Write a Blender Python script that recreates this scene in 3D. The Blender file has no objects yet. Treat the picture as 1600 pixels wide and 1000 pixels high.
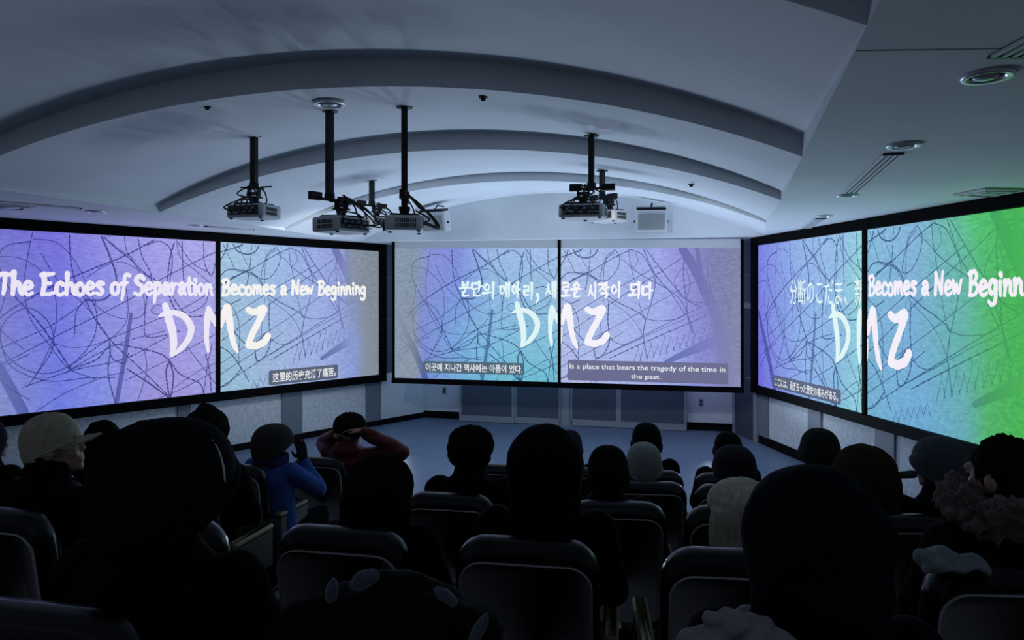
import bpy, bmesh, math, random
from mathutils import Vector, Matrix, noise as mnoise

# ------------------------------------------------------------------ camera, light, exposure
SC = bpy.context.scene
COL = SC.collection
CZ, F, HOR = 2.35, 1100.0, 460.0            # eye height, focal length in pixels, horizon row
cam_d = bpy.data.cameras.new('camera')
cam_d.sensor_width = 36.0
cam_d.lens = 36.0 * F / 1600.0
cam_d.shift_y = (HOR - 500.0) / 1600.0
cam_d.clip_start = 0.05
cam = bpy.data.objects.new('camera', cam_d)
cam.location = (0, 0, CZ)
cam.rotation_euler = (math.pi / 2, 0, 0)
COL.objects.link(cam)
SC.camera = cam
world = bpy.data.worlds.new('world')
SC.world = world
world.use_nodes = True
world.node_tree.nodes['Background'].inputs[0].default_value = (0.46, 0.55, 0.76, 1)
world.node_tree.nodes['Background'].inputs[1].default_value = 0.16
vs = SC.view_settings
SC.display_settings.display_device = 'sRGB'
vs.view_transform = 'Standard'
vs.look = 'None'
vs.gamma = 1.0
vs.use_curve_mapping = False
vs.exposure = 0.0
SC.cycles.use_denoising = True
SC.cycles.max_bounces = 8
SC.cycles.diffuse_bounces = 5

# added fill: unseen spots without fixtures before the front screens, to brighten the vault
wash_d = bpy.data.lights.new('added_vault_fill', 'SPOT')
wash_d.energy = 34.0
wash_d.color = (0.62, 0.79, 1.0)
wash_d.spot_size = math.radians(165)
wash_d.spot_blend = 1.0
wash_d.shadow_soft_size = 0.0
for wi in range(5):
    for wj in range(3):
        wash = bpy.data.objects.new('added_vault_fill', wash_d)
        wash.location = (-1.8 + 1.2 * wi, 11.45 - 0.19 * wi - 0.35 * wj, 0.3)
        wash.rotation_euler = (math.radians(180 + 32), 0, math.radians(-9.3))
        COL.objects.link(wash)

R = math.radians


def at(px, D, z=0.0):
    """a point D metres ahead of the eye in the column px, z above the front floor"""
    return Vector(((px - 800.0) / F * D, D, z))


def hz(y, D):
    return CZ - (y - HOR) * D / F


# ------------------------------------------------------------------ materials
def lin(c):
    return tuple(((v / 255.0) / 12.92 if v <= 10 else (((v / 255.0) + 0.055) / 1.055) ** 2.4) for v in c)


def mat(name, rgb, rough=0.6, metal=0.0, spec=0.5, nscale=0.0, namt=0.0, bump=0.0, bscale=60.0, sheen=0.0, detail=3.0):
    m = bpy.data.materials.new(name)
    m.use_nodes = True
    nt = m.node_tree
    b = nt.nodes['Principled BSDF']
    b.inputs['Base Color'].default_value = (*rgb, 1)
    b.inputs['Roughness'].default_value = rough
    b.inputs['Metallic'].default_value = metal
    b.inputs['Specular IOR Level'].default_value = spec
    if sheen:
        b.inputs['Sheen Weight'].default_value = sheen
        b.inputs['Sheen Roughness'].default_value = 0.5
    tc = nt.nodes.new('ShaderNodeTexCoord')
    if namt:
        n = nt.nodes.new('ShaderNodeTexNoise')
        n.inputs['Scale'].default_value = nscale
        n.inputs['Detail'].default_value = detail
        nt.links.new(tc.outputs['Object'], n.inputs['Vector'])
        r = nt.nodes.new('ShaderNodeValToRGB')
        r.color_ramp.elements[0].position = 0.3
        r.color_ramp.elements[1].position = 0.7
        r.color_ramp.elements[0].color = (*[max(0, c * (1 - namt)) for c in rgb], 1)
        r.color_ramp.elements[1].color = (*[min(1, c * (1 + namt)) for c in rgb], 1)
        nt.links.new(n.outputs['Fac'], r.inputs['Fac'])
        nt.links.new(r.outputs['Color'], b.inputs['Base Color'])
    if bump:
        n2 = nt.nodes.new('ShaderNodeTexNoise')
        n2.inputs['Scale'].default_value = bscale
        n2.inputs['Detail'].default_value = 4
        nt.links.new(tc.outputs['Object'], n2.inputs['Vector'])
        bp = nt.nodes.new('ShaderNodeBump')
        bp.inputs['Strength'].default_value = bump
        bp.inputs['Distance'].default_value = 0.01
        nt.links.new(n2.outputs['Fac'], bp.inputs['Height'])
        nt.links.new(bp.outputs['Normal'], b.inputs['Normal'])
    return m


def ramp_node(nt, stops):
    r = nt.nodes.new('ShaderNodeValToRGB')
    el = r.color_ramp.elements
    while len(el) > 1:
        el.remove(el[-1])
    el[0].position, el[0].color = stops[0][0], (*stops[0][1], 1)
    for p, c in stops[1:]:
        e = el.new(p)
        e.color = (*c, 1)
    return r


def image_mat(name, top, bot, gain=1.0, fade=None, ink=1.0, rip=0.2, sampled=True):
    """the light of a projected picture: two rows of colours across, blended down the picture, with a
    water ripple; ink < 1 darkens it for the wires and posts in the picture, fade lists where they pale"""
    m = bpy.data.materials.new(name)
    m.use_nodes = True
    nt = m.node_tree
    b = nt.nodes['Principled BSDF']
    b.inputs['Base Color'].default_value = (0.03, 0.03, 0.03, 1)
    b.inputs['Roughness'].default_value = 0.8
    b.inputs['Specular IOR Level'].default_value = 0.1
    uv = nt.nodes.new('ShaderNodeUVMap')
    sp = nt.nodes.new('ShaderNodeSeparateXYZ')
    nt.links.new(uv.outputs['UV'], sp.inputs['Vector'])
    rt = ramp_node(nt, [(p, lin(c)) for p, c in top])
    rb = ramp_node(nt, [(p, lin(c)) for p, c in bot])
    # the soft borders of the colours wander a little
    nz = nt.nodes.new('ShaderNodeTexNoise')
    nz.inputs['Scale'].default_value = 2.2
    nz.inputs['Detail'].default_value = 1.5
    nt.links.new(uv.outputs['UV'], nz.inputs['Vector'])
    wob = nt.nodes.new('ShaderNodeMath')
    wob.operation = 'MULTIPLY_ADD'
    wob.inputs[1].default_value = 0.12
    wob.inputs[2].default_value = -0.06
    nt.links.new(nz.outputs['Fac'], wob.inputs[0])
    ad = nt.nodes.new('ShaderNodeMath')
    ad.operation = 'ADD'
    nt.links.new(sp.outputs['X'], ad.inputs[0])
    nt.links.new(wob.outputs[0], ad.inputs[1])
    nt.links.new(ad.outputs[0], rt.inputs['Fac'])
    nt.links.new(ad.outputs[0], rb.inputs['Fac'])
    mx = nt.nodes.new('ShaderNodeMix')
    mx.data_type = 'RGBA'
    nt.links.new(sp.outputs['Y'], mx.inputs['Factor'])
    nt.links.new(rb.outputs['Color'], mx.inputs['A'])
    nt.links.new(rt.outputs['Color'], mx.inputs['B'])
    # ripple
    mp = nt.nodes.new('ShaderNodeMapping')
    mp.inputs['Scale'].default_value = (34, 66, 1)
    mp.inputs['Rotation'].default_value = (0, 0, 0.5)
    nt.links.new(uv.outputs['UV'], mp.inputs['Vector'])
    n2 = nt.nodes.new('ShaderNodeTexNoise')
    n2.inputs['Scale'].default_value = 1.0
    n2.inputs['Detail'].default_value = 4
    n2.inputs['Distortion'].default_value = 0.8
    nt.links.new(mp.outputs['Vector'], n2.inputs['Vector'])
    ma = nt.nodes.new('ShaderNodeMath')
    ma.operation = 'MULTIPLY_ADD'
    ma.inputs[1].default_value = rip * 4
    ma.inputs[2].default_value = 1 - rip * 2
    nt.links.new(n2.outputs['Fac'], ma.inputs[0])
    vm = nt.nodes.new('ShaderNodeVectorMath')
    vm.operation = 'SCALE'
    nt.links.new(mx.outputs['Result'], vm.inputs[0])
    nt.links.new(ma.outputs[0], vm.inputs['Scale'])
    out = vm
    if ink < 1:
        fr = ramp_node(nt, [(p, (max(ink, f) ** 1.15, max(ink, f) ** 1.1, max(ink, f) ** .75)) for p, f in (fade or [(0, ink), (1, ink)])])
        nt.links.new(sp.outputs['X'], fr.inputs['Fac'])
        v2 = nt.nodes.new('ShaderNodeVectorMath')
        v2.operation = 'MULTIPLY'
        nt.links.new(vm.outputs[0], v2.inputs[0])
        nt.links.new(fr.outputs['Color'], v2.inputs[1])
        out = v2
        b.inputs['Base Color'].default_value = (0.02, 0.02, 0.02, 1)
    nt.links.new(out.outputs[0], b.inputs['Emission Color'])
    b.inputs['Emission Strength'].default_value = gain
    if not sampled:
        m.cycles.emission_sampling = 'NONE'
    return m


def glow_mat(name, rgb, gain=1.0):
    m = bpy.data.materials.new(name)
    m.use_nodes = True
    b = m.node_tree.nodes['Principled BSDF']
    b.inputs['Base Color'].default_value = (0.03, 0.03, 0.03, 1)
    b.inputs['Roughness'].default_value = 0.8
    b.inputs['Emission Color'].default_value = (*lin(rgb), 1)
    b.inputs['Emission Strength'].default_value = gain
    m.cycles.emission_sampling = 'NONE'
    return m


M = {
    'plaster': mat('ceiling_plaster', (0.80, 0.83, 0.86), 0.75, nscale=1.3, namt=0.05, bump=0.05, bscale=30),
    'wall': mat('wall_paint', (0.80, 0.83, 0.83), 0.7, nscale=3, namt=0.05),
    'rough_wall': mat('rough_wall_panel', (0.74, 0.77, 0.78), 0.9, nscale=26, namt=0.16, bump=0.9, bscale=45),
    'grey_trim': mat('grey_trim', (0.20, 0.235, 0.27), 0.6),
    'blue_panel': mat('acoustic_panel', (0.10, 0.125, 0.16), 0.85, bump=0.2, bscale=150),
    'skirting': mat('black_skirting', (0.004, 0.004, 0.005), 0.7, spec=0.1),
    'joint': mat('panel_joint', (0.01, 0.01, 0.012), 0.8),
    'floor': mat('floor_covering', (0.15, 0.20, 0.29), 0.45, spec=0.35, nscale=4, namt=0.08, bump=0.05, bscale=120),
    'carpet': mat('dark_carpet', (0.012, 0.013, 0.018), 0.95, spec=0.1, bump=0.4, bscale=200),
    'black': mat('black_frame', (0.002, 0.002, 0.0025), 0.7, spec=0.06),
    'black_metal': mat('black_metal', (0.006, 0.006, 0.007), 0.45, metal=0.0, spec=0.3),
    'cable': mat('black_cable', (0.005, 0.005, 0.006), 0.6),
    'steel': mat('steel', (0.5, 0.52, 0.55), 0.3, metal=1.0),
    'white_plastic': mat('white_plastic', (0.72, 0.73, 0.75), 0.45),
    'dark_plastic': mat('dark_plastic', (0.035, 0.038, 0.042), 0.45),
    'lens': mat('lens_glass', (0.02, 0.025, 0.04), 0.08, spec=0.8),
    'grille': mat('speaker_grille', (0.34, 0.36, 0.37), 0.7, nscale=260, namt=0.5),
    'cabinet_frame': mat('cabinet_frame', (0.30, 0.33, 0.36), 0.5),
    'cabinet_panel': mat('cabinet_panel', (0.09, 0.11, 0.14), 0.35, nscale=120, namt=0.15),
    'door': mat('door_leaf', (0.06, 0.07, 0.09), 0.5, nscale=90, namt=0.15),
    'door_frame': mat('door_frame', (0.30, 0.32, 0.35), 0.5),
    'seat_black': mat('seat_upholstery', (0.004, 0.004, 0.005), 0.26, spec=0.35),
    'seat_panel': mat('seat_back_panel', (0.46, 0.45, 0.44), 0.9, spec=0.1, nscale=420, namt=0.45, detail=1),
    'seat_fabric': mat('seat_fabric', (0.05, 0.05, 0.06), 0.9, spec=0.1),
    'wood': mat('armrest_wood', (0.34, 0.26, 0.12), 0.5, nscale=14, namt=0.2),
    'glass_diffuser': mat('lamp_lens', (0.55, 0.58, 0.6), 0.15, spec=0.7),
    'lamp_ring': mat('lamp_ring', (0.8, 0.82, 0.84), 0.25, metal=0.3),
    'void': mat('recess', (0.006, 0.006, 0.008), 0.9),
}


# ------------------------------------------------------------------ object helpers
WOFF = {}


def tag(o, label=None, cat=None, group=None, kind=None):
    for k, v in (('label', label), ('category', cat), ('group', group), ('kind', kind)):
        if v:
            o[k] = v
    return o


def empty(name, loc, rz=0.0, label=None, cat=None, group=None):
    o = bpy.data.objects.new(name, None)
    o.empty_display_size = 0.1
    COL.objects.link(o)
    o.location = loc
    o.rotation_euler = (0, 0, rz)
    WOFF[o.name] = Vector(loc)
    return tag(o, label, cat, group)


def link(name, me, m, parent=None, smooth=False):
    o = bpy.data.objects.new(name, me)
    COL.objects.link(o)
    if m is not None:
        me.materials.clear()
        me.materials.append(m)
    if smooth:
        me.polygons.foreach_set('use_smooth', [True] * len(me.polygons))
    if parent is not None:
        o.parent = parent
        WOFF[o.name] = WOFF.get(parent.name, Vector((0, 0, 0)))
    else:
        WOFF[o.name] = Vector((0, 0, 0))
    return o


class MB:
    def __init__(self):
        self.v, self.f, self.uv = [], [], []

    def add(self, verts, faces, uv=None):
        n = len(self.v)
        self.v += [tuple(p) for p in verts]
        self.f += [tuple(i + n for i in f) for f in faces]
        self.uv += list(uv) if uv else [(0, 0)] * len(verts)
        return self

    def box(self, c, s, mtx=None):
        x, y, z = [k / 2 for k in s]
        c = Vector(c)
        vs_ = [Vector((a * x, b * y, d * z)) for a in (-1, 1) for b in (-1, 1) for d in (-1, 1)]
        vs_ = [(mtx @ p if mtx else p) + c for p in vs_]
        return self.add(vs_, [(0, 1, 3, 2), (4, 6, 7, 5), (0, 4, 5, 1), (2, 3, 7, 6), (0, 2, 6, 4), (1, 5, 7, 3)])

    def obox(self, O, U, V, N):
        """box from corner O along the three full edge vectors"""
        O, U, V, N = Vector(O), Vector(U), Vector(V), Vector(N)
        vs_ = [O + U * a + V * b + N * d for a in (0, 1) for b in (0, 1) for d in (0, 1)]
        return self.add(vs_, [(0, 1, 3, 2), (4, 6, 7, 5), (0, 4, 5, 1), (2, 3, 7, 6), (0, 2, 6, 4), (1, 5, 7, 3)])

    def quad(self, a, b, c, d):
        return self.add([a, b, c, d], [(0, 1, 2, 3)])

    def slab(self, w, h, d, r, bev, mtx=None, seg=6):
        """rounded-rectangle slab in x/z, thickness d along y, soft edges"""
        def ring(ins, y):
            pts = []
            rr = max(r - ins, 0.002)
            for cx, cz, a0 in ((1, 1, 0), (-1, 1, 90), (-1, -1, 180), (1, -1, 270)):
                for k in range(seg + 1):
                    a = R(a0 + 90.0 * k / seg)
                    pts.append(Vector((cx * (w / 2 - r) + rr * math.cos(a), y, cz * (h / 2 - r) + rr * math.sin(a))))
            return pts
        prof = [(bev, -d / 2), (bev * 0.3, -d / 2 + bev * 0.3), (0, -d / 2 + bev), (0, d / 2 - bev), (bev * 0.3, d / 2 - bev * 0.3), (bev, d / 2)]
        n = 4 * (seg + 1)
        vs_, fs = [], []
        for ins, y in prof:
            vs_ += ring(ins, y)
        for k in range(len(prof) - 1):
            for i in range(n):
                j = (i + 1) % n
                fs.append((k * n + i, k * n + j, (k + 1) * n + j, (k + 1) * n + i))
        fs.append(tuple(range(n)))
        fs.append(tuple(reversed(range((len(prof) - 1) * n, len(prof) * n))))
        if mtx:
            vs_ = [mtx @ p for p in vs_]
        return self.add(vs_, fs)

    def tube(self, pts, rad, n=8, cap=True):
        pts = [Vector(p) for p in pts]
        rads = rad if isinstance(rad, (list, tuple)) else [rad] * len(pts)
        vs_, fs = [], []
        up = Vector((0, 0, 1))
        prev = None
        for i, p in enumerate(pts):
            t = (pts[min(i + 1, len(pts) - 1)] - pts[max(i - 1, 0)])
            t = t.normalized() if t.length > 1e-9 else Vector((0, 0, 1))
            if prev is None:
                a = up.cross(t)
                if a.length < 1e-3:
                    a = Vector((1, 0, 0)).cross(t)
            else:
                a = prev - t * prev.dot(t)
            a.normalize()
            prev = a
            b = t.cross(a)
            for k in range(n):
                an = 2 * math.pi * k / n
                vs_.append(p + (a * math.cos(an) + b * math.sin(an)) * rads[i])
        for i in range(len(pts) - 1):
            for k in range(n):
                j = (k + 1) % n
                fs.append((i * n + k, i * n + j, (i + 1) * n + j, (i + 1) * n + k))
        if cap:
            fs.append(tuple(reversed(range(n))))
            fs.append(tuple(range((len(pts) - 1) * n, len(pts) * n)))
        return self.add(vs_, fs)

    def lathe(self, prof, c=(0, 0, 0), n=24, mtx=None):
        c = Vector(c)
        vs_, fs = [], []
        for r, z in prof:
            for k in range(n):
                a = 2 * math.pi * k / n
                p = Vector((r * math.cos(a), r * math.sin(a), z))
                vs_.append((mtx @ p if mtx else p) + c)
        for i in range(len(prof) - 1):
            for k in range(n):
                j = (k + 1) % n
                fs.append((i * n + k, i * n + j, (i + 1) * n + j, (i + 1) * n + k))
        fs.append(tuple(reversed(range(n))))
        fs.append(tuple(range((len(prof) - 1) * n, len(prof) * n)))
        return self.add(vs_, fs)

    def ellipsoid(self, c, r, mtx=None, nu=16, nv=10, fn=None):
        c = Vector(c)
        vs_, fs = [], []
        for i in range(nv + 1):
            th = math.pi * i / nv
            for k in range(nu):
                ph = 2 * math.pi * k / nu
                p = Vector((math.sin(th) * math.cos(ph), math.sin(th) * math.sin(ph), math.cos(th)))
                q = Vector((p.x * r[0], p.y * r[1], p.z * r[2]))
                if fn:
                    q *= fn(p)
                vs_.append((mtx @ q if mtx else q) + c)
        for i in range(nv):
            for k in range(nu):
                j = (k + 1) % nu
                fs.append((i * nu + k, (i + 1) * nu + k, (i + 1) * nu + j, i * nu + j))
        return self.add(vs_, fs)

    def capsule(self, a, b, ra, rb, n=12):
        a, b = Vector(a), Vector(b)
        t = (b - a)
        L = t.length
        if L < 1e-6:
            return self.ellipsoid(a, (ra,) * 3)
        t.normalize()
        pts, rd = [], []
        for k in range(5):
            an = math.pi / 2 * (1 - k / 4)
            pts.append(a - t * ra * math.sin(an)); rd.append(max(ra * math.cos(an), 1e-4))
        for k in range(5):
            an = math.pi / 2 * k / 4
            pts.append(b + t * rb * math.sin(an)); rd.append(max(rb * math.cos(an), 1e-4))
        return self.tube(pts, rd, n)

    def loft(self, secs, n=20):
        """closed stack of ellipses: (centre, rx, ry)"""
        vs_, fs = [], []
        for c, rx, ry in secs:
            c = Vector(c)
            for k in range(n):
                a = 2 * math.pi * k / n
                vs_.append(c + Vector((rx * math.cos(a), ry * math.sin(a), 0)))
        for i in range(len(secs) - 1):
            for k in range(n):
                j = (k + 1) % n
                fs.append((i * n + k, i * n + j, (i + 1) * n + j, (i + 1) * n + k))
        fs.append(tuple(reversed(range(n))))
        fs.append(tuple(range((len(secs) - 1) * n, len(secs) * n)))
        return self.add(vs_, fs)

    def mesh(self, name, off=None):
        me = bpy.data.meshes.new(name)
        vs_ = self.v if off is None else [tuple(Vector(p) - off) for p in self.v]
        me.from_pydata(vs_, [], self.f)
        me.update()
        return me

    def build(self, name, m, parent=None, smooth=False, local=False, uv=False):
        off = WOFF.get(parent.name) if (parent is not None and not local) else None
        me = self.mesh(name, off)
        if uv:
            lay = me.uv_layers.new(name='UVMap')
            for lp in me.loops:
                lay.data[lp.index].uv = self.uv[lp.vertex_index]
        return link(name, me, m, parent, smooth)

    def remeshed(self, name, m, parent, voxel=0.012, smooth_it=6, local=True, puff=None):
        """the overlapping solids fused into one continuous smooth skin"""
        me = self.mesh(name)
        tmp = bpy.data.objects.new('tmp', me)
        COL.objects.link(tmp)
        rm = tmp.modifiers.new('r', 'REMESH')
        rm.mode = 'VOXEL'
        rm.voxel_size = voxel
        if smooth_it:
            s = tmp.modifiers.new('s', 'SMOOTH')
            s.factor = 0.5
            s.iterations = smooth_it
        dg = bpy.context.evaluated_depsgraph_get()
        out = bpy.data.meshes.new_from_object(tmp.evaluated_get(dg))
        bpy.data.objects.remove(tmp)
        bpy.data.meshes.remove(me)
        out.name = name
        if puff:
            nr = [v.normal.copy() for v in out.vertices]
            for v, nn in zip(out.vertices, nr):
                v.co += nn * puff(v.co)
        return link(name, out, m, parent, True)


def structure(name, mb, m, smooth=False):
    o = mb.build(name, m, None, smooth)
    o['kind'] = 'structure'
    return o


def copy_tree(o, parent=None):
    c = o.copy()
    COL.objects.link(c)
    c.parent = parent
    for ch in list(o.children):
        copy_tree(ch, c)
    return c


def rot(z=0, x=0, y=0):
    return Matrix.Rotation(z, 3, 'Z') @ Matrix.Rotation(x, 3, 'X') @ Matrix.Rotation(y, 3, 'Y')


def smooth_curve(pts, per=7):
    """Catmull-Rom through the points"""
    if len(pts) < 3:
        a, b = Vector(pts[0]), Vector(pts[-1])
        return [a.lerp(b, k / per) for k in range(per + 1)]
    P = [Vector(p) for p in pts]
    P = [P[0] * 2 - P[1]] + P + [P[-1] * 2 - P[-2]]
    out = []
    for i in range(1, len(P) - 2):
        for k in range(per):
            t = k / per
            a, b, c, d = P[i - 1], P[i], P[i + 1], P[i + 2]
            out.append(0.5 * ((2 * b) + (c - a) * t + (2 * a - 5 * b + 4 * c - d) * t * t + (3 * b - a - 3 * c + d) * t ** 3))
    out.append(P[-2])
    return out


# ------------------------------------------------------------------ the room shell
CEIL = 3.25
WL0, WLd, WLn = Vector((-2.42, 12.6, 0)), Vector((0.646, 0.763, 0)).normalized(), Vector((0.763, -0.646, 0)).normalized()


def left_wall(t, z=0.0, off=0.0):
    """t metres back along the left wall from its screen's far edge"""
    p = WL0 - WLd * t + WLn * off
    p.z = z
    return p


def left_t(px):
    k = (px - 800) / F
    return (-2.42 - 12.6 * k) / (0.646 - 0.763 * k)


WRn = Vector((-1, -0.129, 0)).normalized()
WRd = Vector((0.129, -1, 0)).normalized()          # towards the camera
WR0 = Vector((5.362 - 0.129 * 11.1, 11.1, 0))


def right_wall(t, z=0.0, off=0.0):
    p = WR0 + WRd * t + WRn * off
    p.z = z
    return p


def right_t(px):
    D = 5.362 / ((px - 800) / F + 0.129)
    return (11.1 - D) * math.sqrt(1 + 0.129 ** 2)


CORNER_L = at(652, 13.5)
CORNER_R = Vector((5.362 - 0.129 * 12.05, 12.05, 0))

fl = MB()
fl.quad((-11, -3, 0), (8, -3, 0), (8, 14.5, 0), (-11, 14.5, 0))
structure('floor', fl, M['floor'])


def wall_slab(a, b, z0, z1, n, th=0.12):
    a, b = Vector(a), Vector(b)
    a.z = b.z = z0
    return MB().obox(a, b - a, (0, 0, z1 - z0), -n * th)


Ltop = CEIL
structure('wall_left', wall_slab(left_wall(9.5), left_wall(-1.12), 0, Ltop, WLn), M['rough_wall'])
structure('wall_right', wall_slab(right_wall(9.6), right_wall(-0.958), 0, Ltop, WRn), M['rough_wall'])
cw = (CORNER_R - CORNER_L)
CWn = Vector((cw.y, -cw.x, 0)).normalized()
structure('wall_front', wall_slab(CORNER_L - cw * 0.02, CORNER_R + cw * 0.02, 0, 4.3, CWn), M['wall'])

# skirting boards
structure('baseboard_left', MB().obox(left_wall(9.5, 0.002, 0.001), WLd * 10.6, (0, 0, 0.1), WLn * 0.02), M['skirting'])
structure('baseboard_right', MB().obox(right_wall(9.5, 0.002, 0.001), -WRd * 9.55, (0, 0, 0.13), WRn * 0.02), M['skirting'])
structure('baseboard_front', MB().obox(CORNER_L + CWn * 0.001 + Vector((0, 0, 0.002)), cw, (0, 0, 0.13), CWn * 0.02), M['skirting'])

# grey pilaster strips between the rough wall panels
tn = 0
for a, b in ((277, 297), (440, 471), (571, 594)):
    tn += 1
    ta, tb = left_t(a), left_t(b)
    structure('trim_%d' % tn, MB().obox(left_wall(ta, 0.1, 0.001), WLd * (ta - tb), (0, 0, 0.72), WLn * 0.025), M['grey_trim'])
for a, b in ((1188, 1202), (1265, 1285), (1370, 1400), (1500, 1540)):
    tn += 1
    ta, tb = right_t(a), right_t(b)
    structure('trim_%d' % tn, MB().obox(right_wall(ta, 0.13, 0.001), WRd * (tb - ta), (0, 0, 0.7), WRn * 0.025), M['grey_trim'])
# smooth white wall piece and dark acoustic panels at the far left corner
tn += 1
structure('trim_%d' % tn, MB().obox(left_wall(-0.06, 0.1, 0.001), WLd * 1.06, (0, 0, 0.82), WLn * 0.012), M['wall'])
for k, (z0, z1) in enumerate(((0.93, 1.12), (1.13, 1.88), (1.89, 2.66), (2.67, 3.25))):
    tn += 1
    structure('trim_%d' % tn, MB().obox(left_wall(-0.06, z0, 0.001), WLd * 1.06, (0, 0, z1 - z0), WLn * 0.02), M['blue_panel'])
for k, (z0, z1) in enumerate(((2.22, 2.66), (2.67, 3.25))):
    tn += 1
    structure('trim_%d' % tn, MB().obox(right_wall(-0.94, z0, 0.001), WRd * 0.82, (0, 0, z1 - z0), WRn * 0.02), M['blue_panel'])
tn += 1
structure('trim_%d' % tn, MB().obox(CORNER_R - cw * 0.06 + CWn * 0.001 + Vector((0, 0, 0.9)), cw * 0.055, (0, 0, 2.3), CWn * 0.02), M['blue_panel'])

# door at the far end of the right wall
dr = empty('door_1', right_wall(-0.5, 0, 0.02))
dr['kind'] = 'structure'
m_ = MB()
for t0, t1, z0, z1 in ((-0.93, -0.85, 0, 2.2), (-0.17, -0.06, 0, 2.2), (-0.93, -0.06, 2.12, 2.2)):
    m_.obox(right_wall(t0, z0 + 0.002, 0.001), WRd * (t1 - t0), (0, 0, z1 - z0), WRn * 0.05)
m_.build('door_frame', M['door_frame'], dr)
MB().obox(right_wall(-0.85, 0.01, 0.001), WRd * 0.68, (0, 0, 2.1), WRn * 0.03).build('door_leaf', M['door'], dr)
m_ = MB()
c = right_wall(-0.25, 1.0, 0.03)
m_.tube([c, c + WRn * 0.05], 0.012, 10)
m_.tube([c + WRn * 0.05, c + WRn * 0.05 - WRd * 0.11], 0.009, 8)
m_.lathe([(0.025, -0.004), (0.025, 0.004)], c, 16, Matrix.Rotation(math.pi / 2, 3, 'Y'))
m_.build('door_handle', M['steel'], dr, True)

# vaulted ceiling: shells that step down toward the audience side, risers facing the seats
VR = [Vector((1.189 - 0.317 * 2.9, 2.357 - 2.9)), Vector((1.189, 2.357)), Vector((1.895, 4.60)), Vector((2.57, 6.73)), Vector((3.19, 8.84)), Vector((3.89, 10.9))]
VL = [Vector((-5.26 - 0.313 * 2.6, 3.4 - 2.6)), Vector((-5.26, 3.40)), Vector((-4.54, 5.62)), Vector((-3.87, 7.73)), Vector((-3.19, 9.90)), Vector((-2.56, 11.97))]
LOWSAG = [0.60, 0.60, 0.60, 0.585, 0.61, 0.0]
UPEND = [0.14, 0.15, 0.135, 0.085, 0.035, 0.012]
UPSAG = [0.66, 0.66, 0.665, 0.68, 0.69, 0.73]
NA = 64


def arc(i, end, sag, k):
    t = k / NA
    p = VR[i].lerp(VL[i], t)
    q = 2 * t - 1
    a = 0.62                                    # circular section
    s = (math.sqrt(1 - (a * q) ** 2) - math.sqrt(1 - a * a)) / (1 - math.sqrt(1 - a * a))
    return Vector((p.x, p.y, CEIL + end + sag * s))


NR = len(VR)
for i in range(NR - 1):
    m_ = MB()
    vs_, fs = [], []
    NS = 8
    for j in range(NS + 1):
        f = j / NS
        for k in range(NA + 1):
            vs_.append(arc(i, 0.0, LOWSAG[i], k).lerp(arc(i + 1, UPEND[i + 1], UPSAG[i + 1], k), f))
    w = NA + 1
    for j in range(NS):
        for k in range(NA):
            fs.append((j * w + k, j * w + k + 1, (j + 1) * w + k + 1, (j + 1) * w + k))
    m_.add(vs_, fs)
    structure('ceiling_vault_%d' % (i + 1), m_, M['plaster'], True)
    # side cheeks
    m_ = MB()
    for k in (0, NA):
        a, b = arc(i, 0, LOWSAG[i], k), arc(i + 1, UPEND[i + 1], UPSAG[i + 1], k)
        m_.quad(a, b, Vector((b.x, b.y, CEIL)), Vector((a.x, a.y, CEIL - 0.0001)))
    # riser at the far end of this shell (the next shell's lip)
    if i + 1 < NR - 1:
        lo = [arc(i + 1, 0, LOWSAG[i + 1], k) for k in range(NA + 1)]
        up = [arc(i + 1, UPEND[i + 1], UPSAG[i + 1], k) for k in range(NA + 1)]
    else:
        up = [arc(i + 1, UPEND[i + 1], UPSAG[i + 1], k) for k in range(NA + 1)]
        lo = [Vector((p.x, p.y, CEIL)) for p in up]
    m_.add(lo + up, [(k, k + 1, w + k + 1, w + k) for k in range(NA)])
    structure('ceiling_step_%d' % (i + 1), m_, M['plaster'])

# flat soffits beside and beyond the vault
m_ = MB()
wr_ = lambda D: Vector((5.362 - .129 * D, D))
wl_ = lambda D: left_wall((12.6 - D) / .763)
for vv, ww in ((VR, wr_), (VL, wl_)):
    for k in range(len(vv) - 1):
        a, b = vv[k], vv[k + 1]
        m_.quad(*[Vector((p.x, p.y, CEIL)) for p in (a, b, ww(b.y), ww(a.y))])
m_.add([Vector((p.x, p.y, CEIL)) for p in (VR[-1], CORNER_R, wr_(12.05), wr_(10.9))], [(0, 1, 2, 3)])
m_.quad(*[Vector((p.x, p.y, CEIL)) for p in (VR[-1], VL[-1], CORNER_L, CORNER_R)])
m_.quad(*[Vector((p.x, p.y, CEIL)) for p in (VL[-1], wl_(VL[-1].y), left_wall(-1.1), CORNER_L)])
structure('ceiling', m_, M['plaster'])
# thin joint line across the right soffit
a, b = at(1338, 2.60, CEIL - 0.003), at(1640, 2.57, CEIL - 0.003)
structure('trim_40', MB().obox(a, b - a, (0, 0.002, 0), (0, 0, 0.0029)), M['plaster'])

# seating tiers
ROWS = {1: (1.45, 0.80), 2: (2.50, 0.62), 3: (3.65, 0.42), 4: (4.70, 0.25), 5: (5.60, 0.10)}
RD = Vector((0.987, -0.161, 0))                  # along a row, to the right
RF = Vector((0.161, 0.987, 0))                   # forward
edges = [-2.6, 1.08, 2.12, 3.25, 4.33, 5.25, 6.25]
tz = [0.95, 0.80, 0.62, 0.42, 0.25, 0.10]
for k in range(6):
    w0, w1 = -7.0, 4.3
    p0 = RD * w0 + RF * edges[k]
    structure('floor_tier_%d' % (k + 1), MB().obox(p0 + Vector((0, 0, 0.001)), RD * (w1 - w0), RF * (edges[k + 1] - edges[k]), (0, 0, tz[k] - 0.001)), M['carpet'])


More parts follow.
